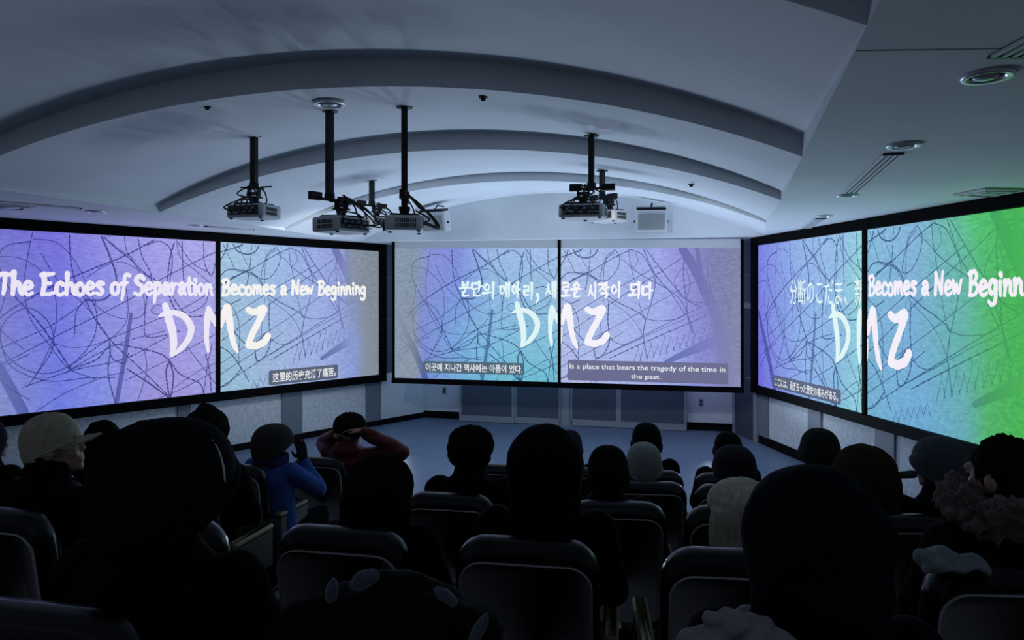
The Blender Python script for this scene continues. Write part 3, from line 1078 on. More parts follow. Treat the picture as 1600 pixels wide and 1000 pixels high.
# right wall
RWL = right_t(1358)
sr = empty('projection_screen', right_wall(2.7, ZB - 0.17, 0.05), 0, 'wide black framed projection screen along the right wall, picture turning green at its near end', 'projection screen')
picture(Panel(right_wall(0, ZT, 0.05), WRd * RWL, VV, WRn), sr, 'blue', *C_RL, 'L', F_RL, T_RJ, [fit_text('ここには、過ぎ去った歴史の痛みがある。', (.20, .915, .80, .972), 0.012)], (.176, .90, .82, .985), (226, 246, 246), (86, 96, 128))
picture(Panel(right_wall(RWL + 0.04, ZT, 0.05), WRd * 2.75, VV, WRn), sr, 'green', *C_RR, 'R', F_RR, T_R, None, None, (246, 240, 250), (80, 84, 110))
fb, fd = frame_bars(right_wall(0, ZT), WRd * (RWL + 2.79), VV, WRn, 0.12, 0.12, (RWL + 0.02) / (RWL + 2.79), 0.05)
fb.build('screen_frame', M['black'], sr)
fd.build('screen_divider', M['black'], sr)

# front: a pair of pull-down screens side by side in front of the wall, the right end a shade lower
CA, CB = at(617, 12.0), at(1157, 11.1)
cU = CB - CA
cN = Vector((cU.y, -cU.x, 0)).normalized()
cu_ = cU.normalized()
sc_ = empty('projection_screen', CA.lerp(CB, 0.5) + Vector((0, 0, CZ - 1.5)), 0, 'pair of hanging projection screens in the middle of the front wall, Korean title', 'projection screen')
zt0, zb0, drop = CZ + 0.782, CZ - 1.42, 0.042
slope = Vector((0, 0, -drop))
cT = CA + Vector((0, 0, zt0))
cD = Vector((0, 0, zb0 - zt0))
qs = 0.4954
pL = Panel(cT, (cU + slope) * (qs - 0.004), cD, cN)
pR = Panel(cT + (cU + slope) * (qs + 0.004), (cU + slope) * (1 - qs - 0.004), cD, cN)
picture(pL, sc_, 'cyan', *C_CL, 'L', F_CL, T_CL, [fit_text('이곳에 지나간 역사에는 아픔이 있다.', (.195, .880, .787, .94), 0.018)], (.18, .864, .80, .954), (226, 246, 246), (82, 106, 124))
picture(pR, sc_, 'lilac', *C_CR, 'R', F_CR, T_CR, [fit_text('Is a place that bears the tragedy of the time in', (.052, .858, .918, .908), 0.010), fit_text('the past.', (.40, .925, .565, .968), 0.010)], (.04, .832, .934, .982), (246, 244, 250), (112, 112, 152))
# blank strip of screen cloth above the pictures, dark edges and bottom bar
m_ = MB()
for a, b in ((0.0, qs - 0.004), (qs + 0.004, 1.0)):
    p0 = cT + (cU + slope) * a
    m_.obox(p0 - cN * 0.006, (cU + slope) * (b - a), (0, 0, 0.135), cN * 0.006)
m_.build('screen_cloth', mat('screen_cloth', (0.62, 0.64, 0.66), 0.9), sc_)
m_ = MB()
m_.obox(cT + cD - cu_ * 0.05 - cN * 0.03, (cU + slope) + cu_ * 0.1, (0, 0, -0.09), cN * 0.06)
m_.obox(cT - cu_ * 0.05 - cN * 0.02 + Vector((0, 0, 0.13)), cu_ * 0.05, cD + Vector((0, 0, -0.17)), cN * 0.03)
m_.obox(cT + cU + slope - cN * 0.02 + Vector((0, 0, 0.13)), cu_ * 0.05, cD + Vector((0, 0, -0.17)), cN * 0.03)
m_.build('screen_frame', M['black'], sc_)
MB().obox(cT + (cU + slope) * (qs - 0.0045) - cN * 0.02 + Vector((0, 0, 0.13)), cU * 0.009, cD + Vector((0, 0, -0.13)), cN * 0.035).build('screen_divider', M['black'], sc_)
m_ = MB()
m_.obox(cT - cN * 0.1 + Vector((0, 0, 0.135)) - cu_ * 0.03, cU + cu_ * 0.06, (0, 0, 0.035), cN * 0.12)
m_.build('screen_housing', M['white_plastic'], sc_)

# ------------------------------------------------------------------ low sliding-door cabinet under the front screens
kA, kB = at(718, 13.05), at(1073, 12.10)
kU = (kB - kA)
kn = Vector((kU.y, -kU.x, 0)).normalized()
ku = kU.normalized()
KL = kU.length
cab = empty('storage_cabinet', kA.lerp(kB, .5), 0, 'long low cabinet with four dark sliding doors under the front screens', 'cabinet')
hh = 0.92
m_ = MB()
m_.obox(kA - kn * 0.10 + Vector((0, 0, 0.001)), kU, (0, 0, hh), kn * 0.06)
m_.obox(kA - kn * 0.04 + kU * 0.455 + Vector((0, 0, 0.001)), kU * 0.06, (0, 0, hh), kn * 0.03)
m_.build('cabinet_body', M['cabinet_frame'], cab)
for a, b, off in ((0.0, 0.255, 0.0), (0.255, 0.47, -0.03), (0.50, 0.715, -0.03), (0.715, 1.0, 0.0)):
    fw = 0.045
    w_ = (b - a) * KL
    o = kA + ku * (a * KL) + kn * (off - 0.01) + Vector((0, 0, 0.01))
    fr = MB()
    fr.obox(o, ku * fw, (0, 0, hh - 0.02), kn * 0.03)
    fr.obox(o + ku * (w_ - fw), ku * fw, (0, 0, hh - 0.02), kn * 0.03)
    fr.obox(o + ku * fw, ku * (w_ - 2 * fw), (0, 0, 0.11), kn * 0.03)
    fr.obox(o + ku * fw + Vector((0, 0, hh - 0.08)), ku * (w_ - 2 * fw), (0, 0, 0.06), kn * 0.03)
    d = fr.build('cabinet_door', M['cabinet_frame'], cab)
    MB().obox(o + ku * fw + Vector((0, 0, 0.11)), ku * (w_ - 2 * fw), (0, 0, hh - 0.19), kn * 0.018).build('door_panel', M['cabinet_panel'], d)


def outlet(c, n, label):
    r = Vector((-n.y, n.x, 0))
    e = empty('wall_outlet', c, 0, label, 'socket', None)
    m_ = MB().obox(c - r * 0.04 + Vector((0, 0, -0.06)), r * 0.08, (0, 0, 0.12), n * 0.012)
    m_.build('cover_plate', mat('outlet_plate', (.32, .34, .35), .5), e)
    m_ = MB()
    for z in (-0.025, 0.025):
        m_.obox(c - r * 0.016 + Vector((0, 0, z - 0.016)) + n * 0.0121, r * 0.032, (0, 0, 0.032), n * 0.002)
    m_.build('socket_face', M['joint'], e)


k = 0.14
p = CORNER_L + cw * 0.095
p.z = hz(610, p.y)
outlet(p + CWn * 0.001, CWn, 'wall socket on the white front wall left of the low cabinet')
p = CORNER_L + cw * 0.905
p.z = hz(629, p.y)
outlet(p + CWn * 0.001, CWn, 'wall socket on the white front wall between the low cabinet and the door')
p = left_wall(left_t(590), hz(647, 12.5), 0.026)
outlet(p, WLn, 'wall socket low on the grey strip at the far end of the left wall')

# ------------------------------------------------------------------ ceiling fittings
def ceil_z(x, y):
    """height of the vault shell above (x, y), or the flat soffit"""
    for i in range(NR - 1):
        best = None
        for j in range(13):
            for k in range(0, NA + 1, 2):
                pt = arc(i, 0, LOWSAG[i], k).lerp(arc(i + 1, UPEND[i + 1], UPSAG[i + 1], k), j / 12)
                d = (pt.x - x) ** 2 + (pt.y - y) ** 2
                if best is None or d < best[0]:
                    best = (d, pt.z)
        if best[0] < 0.03:
            return best[1]
    return CEIL


def on_ceiling(px, y):
    """the point of the ceiling in that line of sight"""
    best = None
    for s in range(100, 1300):
        D = s / 100
        z = hz(y, D)
        X = (px - 800) / F * D
        if z > 3.15:
            c = ceil_z(X, D)
            if z >= c - 0.005:
                return Vector((X, D, c))
    return at(px, 12, CEIL)


def downlight(c, r, label, group=None):
    e = empty('downlight', c, 0, label, 'downlight', group)
    pr = [(r * .66, -.002), (r * .70, -.012), (r * .95, -.016), (r, -.008), (r, .0)]
    MB().lathe(pr + [(r * .66, .0)], c, 32).build('trim_ring', M['lamp_ring'], e, True)
    MB().lathe([(r * .655, -.001), (r * .655, -.004)], c, 32).build('recess', M['void'], e)
    MB().lathe([(r * .50, -.0041), (r * .46, -.012), (r * .2, -.018), (r * .02, -.019)], c + Vector((0, r * .12, 0)), 24).build('lens', M['glass_diffuser'], e, True)
    return e


def spt(px, y, dz=0.0):
    D = (CEIL - CZ) * F / (HOR - y)
    return at(px, D, CEIL + dz)


for px, y, r, lb in ((1543, 117, .098, 'largest nearest round downlight in the right soffit, by the corner slot vent'),
                     (1412, 226, .098, 'round downlight in the right soffit just behind the long slot vent'),
                     (1323, 305, .098, 'round downlight in the right soffit at the far tip of the long slot vent'),
                     (1287, 337, .098, 'round downlight in the right soffit beside the short far slot vent'),
                     (150, 330, .098, 'round downlight in the left soffit right of the slot grille'),
                     (306, 352, .098, 'round downlight in the left soffit above the divider of the left screen')):
    downlight(spt(px, y), r, lb)
c = on_ceiling(515, 160)
downlight(c + Vector((0, 0, -0.012)), .13, 'single round downlight in the vaulted ceiling above the projector poles')

for px, y, lb in ((324, 156, 'small dark ceiling sensor in the vault left of the vault downlight'),
                  (755, 152, 'small dark ceiling sensor in the vault right of the tall projector poles'),
                  (1080, 288, 'small dark ceiling sensor at the right of the vault above the white speaker')):
    c = on_ceiling(px, y)
    e = empty('ceiling_sensor', c, 0, lb, 'ceiling sensor')
    MB().lathe([(.034, .0), (.034, -.008), (.026, -.014)], c, 18).build('base', M['dark_plastic'], e, True)
    MB().lathe([(.02, -.014), (.016, -.03), (.004, -.034)], c, 14).build('cap', M['black_metal'], e, True)


def slot_vent(a, b, width, n, label):
    a, b = Vector(a), Vector(b)
    d = (b - a)
    dn = d.normalized()
    s = Vector((dn.y, -dn.x, 0))
    e = empty('slot_vent', (a + b) / 2, 0, label, 'air vent')
    MB().obox(a - s * width / 2 + Vector((0, 0, -.004)), d, s * width, (0, 0, .003)).build('slot', M['void'], e)
    fr = MB()
    bw = width * .14
    for q in range(n + 1):
        o = a - s * (width / 2) + s * (width - bw) * q / n + Vector((0, 0, -.014))
        fr.obox(o, d, s * bw, (0, 0, .010))
    fr.build('slat', M['white_plastic'], e)
    fr = MB()
    fr.obox(a - s * width / 2 - dn * .02 + Vector((0, 0, -.014)), dn * .02, s * width, (0, 0, .013))
    fr.build('end_cap', M['dark_plastic'], e)
    fr = MB()
    fr.obox(b - s * width / 2 + Vector((0, 0, -.014)), dn * .02, s * width, (0, 0, .013))
    fr.build('end_cap', M['dark_plastic'], e)


slot_vent(spt(1395, 240), spt(1330, 299), .12, 3, 'long slot air vent in the right soffit between two downlights')
slot_vent(spt(1282, 341), spt(1259, 356), .12, 3, 'short slot air vent at the far end of the right soffit')
slot_vent(spt(1660, 40), spt(1576, 84), .13, 3, 'slot air vent cut off by the top right corner of the photo')
slot_vent(spt(-30, 312), spt(122, 325), .10, 3, 'slot air vent in the left soffit beside the round grille')
slot_vent(spt(322, 353), spt(392, 359), .10, 2, 'slot air vent in the left soffit near the hanging projector')


def square_vent(c, w, rz, label, m=None):
    e = empty('square_diffuser', c, 0, label, 'air vent')
    mt = Matrix.Rotation(rz, 3, 'Z')
    for i, f in enumerate((1.0, .74)):
        fr = MB()
        a, t = w / 2 * f, w * .05
        for sx, sy, lx, ly in ((0, a, 2 * a, t), (0, -a, 2 * a, t), (a, 0, t, 2 * a), (-a, 0, t, 2 * a)):
            fr.box(c + mt @ Vector((sx, sy, -.012 - .008 * i)), (lx + t * .99, ly, .016), mt)
        fr.build('frame', M['white_plastic'], e)
    MB().box(c + Vector((0, 0, -.004)), (w * .99, w * .99, .004), mt).build('recess', M['void'], e)
    MB().lathe([(w * .28, -.008), (w * .30, -.022), (w * .12, -.034), (w * .01, -.036)], c, 28).build('cone', M['glass_diffuser'], e, True)


square_vent(spt(1545, 299), .36, 0.13, 'square air diffuser with round cone above the right screen')
square_vent(spt(12, 321), .40, 0.70, 'dark square diffuser in the left soffit at the edge of the photo')

# ------------------------------------------------------------------ projectors hanging from the vault
def cable(pts, parent, rad=.007):
    return MB().tube(smooth_curve(pts, 6), rad, 6).build('cable', M['cable'], parent, True, local=True)


def stem_(n):
    return n.split('.')[0]


LAMP = 90.0


def projector(px, ytop, yb, D, rz, label, w=.42, d=.32, h=.125, wide_bracket=True, seed=0, top=None, lamp=1.0, ox=0.0):
    """root at the ceiling plate, everything below in local space; yb = row of the body's underside"""
    rnd = random.Random(seed)
    X = (px - 800) / F * D
    zc = ceil_z(X, D) if top is None else top
    zc = max(zc, hz(ytop, D))
    zb = hz(yb, D)
    L = zc - zb                                  # ceiling to underside
    e = empty('projector', (X, D, zc), rz, label, 'projector', 'projectors hanging from the vault')
    pl = L - h - .16
    MB().box((0, 0, -pl / 2), (.052, .052, pl)).build('pole', M['black_metal'], e, local=True)
    MB().lathe([(.07, 0), (.07, -.006), (.03, -.012)], (0, 0, .004), 20).build('ceiling_plate', M['black_metal'], e, True, local=True)
    z0 = -pl
    br = MB()
    br.lathe([(.042, .05), (.045, .0), (.042, -.01)], (0, 0, z0), 16)
    if wide_bracket:
        br.box((0, 0, z0 - .005), (.34, .03, .02))
        br.box((-.15, .01, z0 + .012), (.11, .05, .065))
        br.box((.16, -.01, z0 + .002), (.12, .05, .06))
    else:
        br.box((0, 0, z0 + .0), (.16, .1, .012))
        br.box((.12, .02, z0 + .012), (.12, .018, .012))
        br.box((-.1, -.01, z0 + .012), (.08, .018, .012))
    br.build('bracket', M['black_metal'], e, local=True)
    yo = MB()
    yo.box((-.05, 0, z0 - .045), (.014, .05, .08))
    yo.box((.05, 0, z0 - .045), (.014, .05, .08))
    yo.box((0, 0, z0 - .085), (.12, .09, .014))
    yo.tube([(-.06, 0, z0 - .05), (.06, 0, z0 - .05)], .018, 10)
    yo.lathe([(.05, 0), (.035, -.05)], (0, 0, z0 - .09), 14)
    yo.build('yoke', M['black_metal'], e, local=True)
    ar = MB()
    zt = z0 - .15
    for sx, sy in ((-1, -1), (1, -1), (-1, 1), (1, 1)):
        ar.tube([(0, 0, zt + .012), (sx * w * .32, sy * d * .32, zt + .004), (sx * w * .36, sy * d * .36, zt - .012)], .009, 6)
    ar.build('mount_arm', M['black_metal'], e, local=True)
    zc0 = zt - h / 2 - .01
    mt = Matrix.Translation((0, 0, zc0)) @ Matrix.Rotation(math.pi / 2, 4, 'X')
    body = MB().slab(w, d, h, .04, .018, mt).build('case', M['white_plastic'], e, True, local=True)
    mod = body.modifiers.new('edge', 'EDGE_SPLIT')
    mod.split_angle = R(40)
    # dark rear panel with sockets and side grilles, a lens at the front
    MB().box((0, -d / 2 - .001, zc0 + .004), (w * .80, .006, h * .66)).build('rear_panel', M['dark_plastic'], e, local=True)
    so = MB()
    for k in range(9):
        sx = -w * .36 + w * .72 * k / 8
        so.box((sx, -d / 2 - .006, zc0 + (.02 if k % 2 else -.015)), (.028 if k % 3 else .018, .006, .014))
    so.build('socket', M['steel'], e, local=True)
    for sgn in (-1, 1):
        g = MB()
        for k in range(10):
            for j in range(2):
                g.box((sgn * (w / 2 + .001), -d * .30 + d * .5 * k / 9, zc0 + (.018 if j else -.022)), (.005, d * .032, .032))
        g.build('side_grille', M['dark_plastic'], e, local=True)
    ln = MB().lathe([(.05, 0), (.052, .03), (.042, .034), (.038, .026)], (w * .2, d / 2 - .005, zc0), 20, Matrix.Rotation(-math.pi / 2, 3, 'X'))
    ln.build('lens_barrel', M['dark_plastic'], e, True, local=True)
    MB().ellipsoid((w * .2, d / 2 + .02, zc0), (.037, .012, .037)).build('lens', M['lens'], e, True, local=True)
    if lamp:
        la = bpy.data.lights.new('projector_lamp', 'SPOT')
        la.energy = LAMP * lamp
        la.color = (.80, .88, 1.0)
        la.spot_size = R(84)
        la.spot_blend = 1.0
        la.shadow_soft_size = .05
        lo = bpy.data.objects.new('projector_lamp', la)
        COL.objects.link(lo)
        lo.parent = e
        lo.location = (w * .2, d / 2 + .09, zc0)
        lo.rotation_euler = (R(68), 0, 0)
    for sx, sy in ((-.4, -.38), (.4, -.38), (0, .38)):
        MB().lathe([(.016, 0), (.014, -.012)], (w * sx, d * sy, zc0 - h / 2), 12).build('foot', M['dark_plastic'], e, local=True)
    for k in range(4):
        a = rnd.uniform(-.14, .14)
        b = rnd.uniform(-.36, .36) * w
        sag = rnd.uniform(.0, .05)
        cable([(rnd.uniform(-.02, .02), -.03, z0 + .03), (a, -.08 - rnd.random() * .06, z0 - .06), (b * .8 + .05, -d / 2 - .05, zc0 + .09), (b + .07, -d / 2 - .09 - sag, zc0 + .02 - sag), (b, -d / 2 - .03, zc0), (b - .01, -d / 2, zc0)], e)
    cable([(.03, 0, z0 + .02), (.16, -.06, z0 - .05), (.2, -.10, zc0 + .06), (.05, -.12, zc0 + .10), (-.1, -.1, zc0 + .1), (-.17, -d / 2 - .05, zc0 + .03), (-.13, -d / 2, zc0)], e)
    if ox:                                       # the body hangs off to one side of its pole on the bracket bar
        sh = Matrix.Rotation(-rz, 3, 'Z') @ Vector((ox, 0, 0))
        for ch in e.children:
            if ch.type == 'LIGHT':
                ch.location += sh
            elif stem_(ch.name) not in ('pole', 'ceiling_plate', 'bracket'):
                ch.data.transform(Matrix.Translation(sh))
        MB().tube([(0, 0, z0 - .012), (sh.x, sh.y, z0 - .012)], .014, 8).build('bracket_bar', M['black_metal'], e, local=True)
    return e


projector(397, 230, 342, 6.60, R(-17), 'leftmost hanging projector, white side toward the right, on a short black pole', .40, .31, wide_bracket=False, seed=1)
projector(515, 187, 364, 5.95, R(58), 'hanging projector on a long black pole, second from left, tangle of cables behind it', .40, .31, seed=2, lamp=0.0, ox=.10)
projector(632, 182, 362, 5.85, R(97), 'hanging projector on the tallest black pole, dark side grille facing the seats', .36, .31, .12, seed=3, lamp=0.0)
projector(581, 281, 356, 8.9, R(50), 'small far projector half hidden behind the tallest pole projector', .40, .30, seed=4, ox=.06)
projector(924, 219, 342, 6.55, R(-15), 'hanging projector right of the middle, nearest of the overlapping pair', .42, .31, seed=5, ox=-.075)
projector(941, 271, 347, 8.3, R(-48), 'white projector partly hidden behind the right hand projector of the pair', .40, .30, seed=6, ox=.08)

# ------------------------------------------------------------------ white loudspeakers on the vault's end wall
tyU = (Vector((VR[-1].x, VR[-1].y, 0)) - Vector((VL[-1].x, VL[-1].y, 0))).normalized()
tyN = Vector((tyU.y, -tyU.x, 0))


def wall_speaker(px, y, wpx, rz, D, label):
    c = at(px, D, hz(y, D))
    w_ = wpx / F * D
    e = empty('loudspeaker', c, math.atan2(tyU.y, tyU.x) + rz, label, 'loudspeaker', 'white speakers on the end wall of the vault')
    tilt = Matrix.Rotation(R(12), 4, 'X')
    h_ = w_ * .68
    MB().slab(w_, h_, .20, .012, .006, tilt).build('cabinet', M['white_plastic'], e, local=True)
    MB().slab(w_ * .82, h_ * .74, .012, .006, .003, tilt @ Matrix.Translation((0, -.104, -h_ * .04))).build('grille', M['grille'], e, local=True)
    MB().slab(w_ * .9, .03, .19, .004, .002, tilt @ Matrix.Translation((0, .0, h_ / 2 + .018))).build('top_bracket', M['black_metal'], e, local=True)
    m_ = MB()
    m_.tube([(0, 0, h_ / 2 + .03), (.02, .06, h_ / 2 + .1), (.05, .22, h_ / 2 + .1)], .012, 8)
    m_.tube([(-.2, .05, h_ / 2 + .03), (-.16, .16, h_ / 2 + .05), (-.1, .24, h_ / 2 + .06)], .008, 8)
    m_.build('arm', M['black_metal'], e, True, local=True)
    for s in (-1, 1):
        MB().lathe([(.022, 0), (.018, s * .02)], (s * w_ / 2, -.01, -.02), 12, Matrix.Rotation(math.pi / 2, 3, 'Y')).build('knob', M['black_metal'], e, local=True)


wall_speaker(679, 346, 46, R(-12), 11.1, 'white box speaker on the vault end wall left, by the grouped projectors')
wall_speaker(1017, 344, 49, R(4), 10.8, 'white box speaker on the vault end wall right of the projector pair')

# ------------------------------------------------------------------ theatre seats
def make_seat():
    e = empty('theatre_seat', (0, 0, 0), 0, 'seat', 'seat', 'theatre seats in raked rows')
    lean = Matrix.Translation((0, -.215, .66)) @ Matrix.Rotation(R(9), 4, 'X')
    b = MB()
    b.slab(.46, .60, .10, .10, .035, lean, seg=8)
    b.build('backrest', M['seat_black'], e, True, local=True)
    MB().slab(.420, .52, .012, .075, .002, lean @ Matrix.Translation((0, -.053, -.018)), seg=8).build('back_panel', M['seat_panel'], e, True, local=True)
    MB().slab(.40, .44, .05, .07, .022, lean @ Matrix.Translation((0, .055, -.03)), seg=6).build('back_cushion', M['seat_fabric'], e, True, local=True)
    MB().slab(.46, .46, .11, .06, .035, Matrix.Translation((0, .06, .41)) @ Matrix.Rotation(math.pi / 2, 4, 'X'), seg=6).build('seat_cushion', M['seat_fabric'], e, True, local=True)
    for s in (-1, 1):
        a = MB()
        a.box((s * .262, .02, .48), (.045, .34, .20))
        a.box((s * .262, -.02, .24), (.04, .10, .48))
        a.box((s * .262, 0, .012), (.05, .30, .024))
        arm = a.build('arm_stand', M['dark_plastic'], e, local=True)
        MB().slab(.055, .36, .03, .02, .01, Matrix.Translation((s * .262, .02, .60)) @ Matrix.Rotation(math.pi / 2, 4, 'X')).build('armrest', M['wood'], arm, True, local=True)
    return e


def place_root(px, row):
    s, fz = ROWS[row]
    k = (px - 800) / F
    D = s / (1 + .163 * k)
    return Vector((k * D, D, fz))


def face_yaw(p):
    return -R(max(-2.0, min(20.0, 9.5 - (5.0 if p.x > 0 else 2.5) * p.x)))


SEATS = [
    (205, 1, 'seat back at the bottom left edge, in the nearest row, below the ribbed black beanie'),
    (640, 1, 'nearest row seat at the bottom with a dark coat piled over it'),
    (330, 2, 'second row seat hidden behind the large ribbed black beanie'),
    (580, 2, 'second row seat of the person with straight dark hair, left of the coat pile'),
    (838, 2, 'grey backed seat in the lower middle under the person in the big round hood'),
    (1128, 2, 'grey backed seat lower right of the middle, half behind the large navy hood'),
    (1492, 2, 'grey backed seat at the lower right with a grey knit hat on its top'),
    (90, 2, 'seat of the man in the beige baseball cap'),
    (135, 3, 'seat back at the far left between the beige cap and the ribbed beanie'),
    (722, 3, 'grey backed seat of the short haired person left of the middle'),
    (962, 3, 'grey backed seat under the smooth dark beanie right of the big round hood'),
    (1130, 3, 'seat of the blond person'),
    (1362, 3, 'seat of the person with long brown hair'),
    (1575, 3, 'grey backed seat at the right edge of the photo under the fur hood'),
    (325, 3, 'seat of the person with the tousled dark top knot'),
    (-14, 3, 'seat at the left edge of the photo under the plum hooded person'),
    (226, 4, 'seat hidden behind the ribbed beanie, of the person in the barely seen hat'),
    (890, 5, 'front row seat hidden behind the big round hood'),
    (402, 4, 'tall grey seat back on the left beside the person in the blue jacket'),
    (1007, 4, 'seat of the person in the pale knit beanie'),
    (1128, 4, 'seat of the person in the quilted dark hat'),
    (1280, 4, 'seat of the person in the dark green grey beanie'),
    (1452, 4, 'small seat back behind the slate grey hat with a side peak'),
    (522, 5, 'grey seat back of the person in the red jacket'),
    (790, 5, 'far seat seen just left of the big round hood'),
    (1012, 5, 'front row seat of the bareheaded person in the dark coat'),
    (1120, 5, 'front row seat of the person left of the door'),
]
proto_seat = make_seat()
for i, (px, row, lb) in enumerate(SEATS):
    o = proto_seat if i == 0 else copy_tree(proto_seat)
    p = place_root(px, row)
    o.location = p
    o.rotation_euler.z = face_yaw(p)
    o['label'] = lb

# ------------------------------------------------------------------ people
SK = mat('skin', (.42, .26, .19), .55, nscale=60, namt=.06)
EYE = mat('eye', (.03, .02, .02), .1)
CLOTH = {}


def cloth(name, rgb, rough=.9, spec=.06, bump=.25, bscale=90, sheen=0.0):
    if name not in CLOTH:
        CLOTH[name] = mat(name, rgb, rough, spec=spec, bump=bump, bscale=bscale, nscale=40, namt=.15, sheen=sheen)
    return CLOTH[name]


BLACKC = ('black_cloth', (.0035, .0035, .004))
NAVYC = ('navy_cloth', (.004, .005, .011))
TROUS = cloth('dark_trousers', (.008, .008, .010))
SHOE = mat('dark_shoe', (.008, .008, .008), .4)


def hand(mb, w, f, up, side, curl=.6):
    """palm, four unequal bent fingers and a side thumb; w wrist, f forward, up back of the hand, side = toward the thumb"""
    f, up, side = Vector(f).normalized(), Vector(up).normalized(), Vector(side).normalized()
    for k, off in enumerate((-.033, -.011, .011, .033)):
        kn = w + f * .088 + side * off
        mb.capsule(w + side * off * .5 + f * .01, kn, .018, .012, 8)
        L = (.060, .074, .080, .070)[k]
        a, d = kn, f
        for q, fr in enumerate((.45, .32, .23)):
            ang = curl * (.5 + .5 * q)
            d = (f * math.cos(ang) - up * math.sin(ang)).normalized()
            b = a + d * L * fr + side * off * .06
            mb.capsule(a, b, .0092 - .0008 * q, .0086 - .0008 * q, 8)
            a = b
    t0 = w + f * .025 + side * .028
    t1 = t0 + (f * .6 + side * .75 - up * .2).normalized() * .042
    t2 = t1 + (f * .95 + side * .15 - up * .3).normalized() * .032
    mb.capsule(t0, t1, .014, .011, 8)
    mb.capsule(t1, t2, .011, .009, 8)


ARMS = {
    'lap': [((.185, -.02, .96), (.24, .06, .72), (.10, .27, .64), (-.5, .8, -.1)) for _ in (0, 1)],
    'raise': [((.185, -.02, .96), (.24, .06, .72), (.10, .27, .64), (-.5, .8, -.1)),
              ((.185, -.02, .96), (.27, .20, .78), (.175, .14, 1.02), (-.15, -.1, 1))],
    'behind': [((.185, -.02, .97), (.30, .10, 1.02), (.10, -.07, 1.13), (-.9, -.3, .1)),
               ((.185, -.02, .95), (.45, .03, .99), (.15, -.11, 1.18), (-.95, -.1, .1))],
}


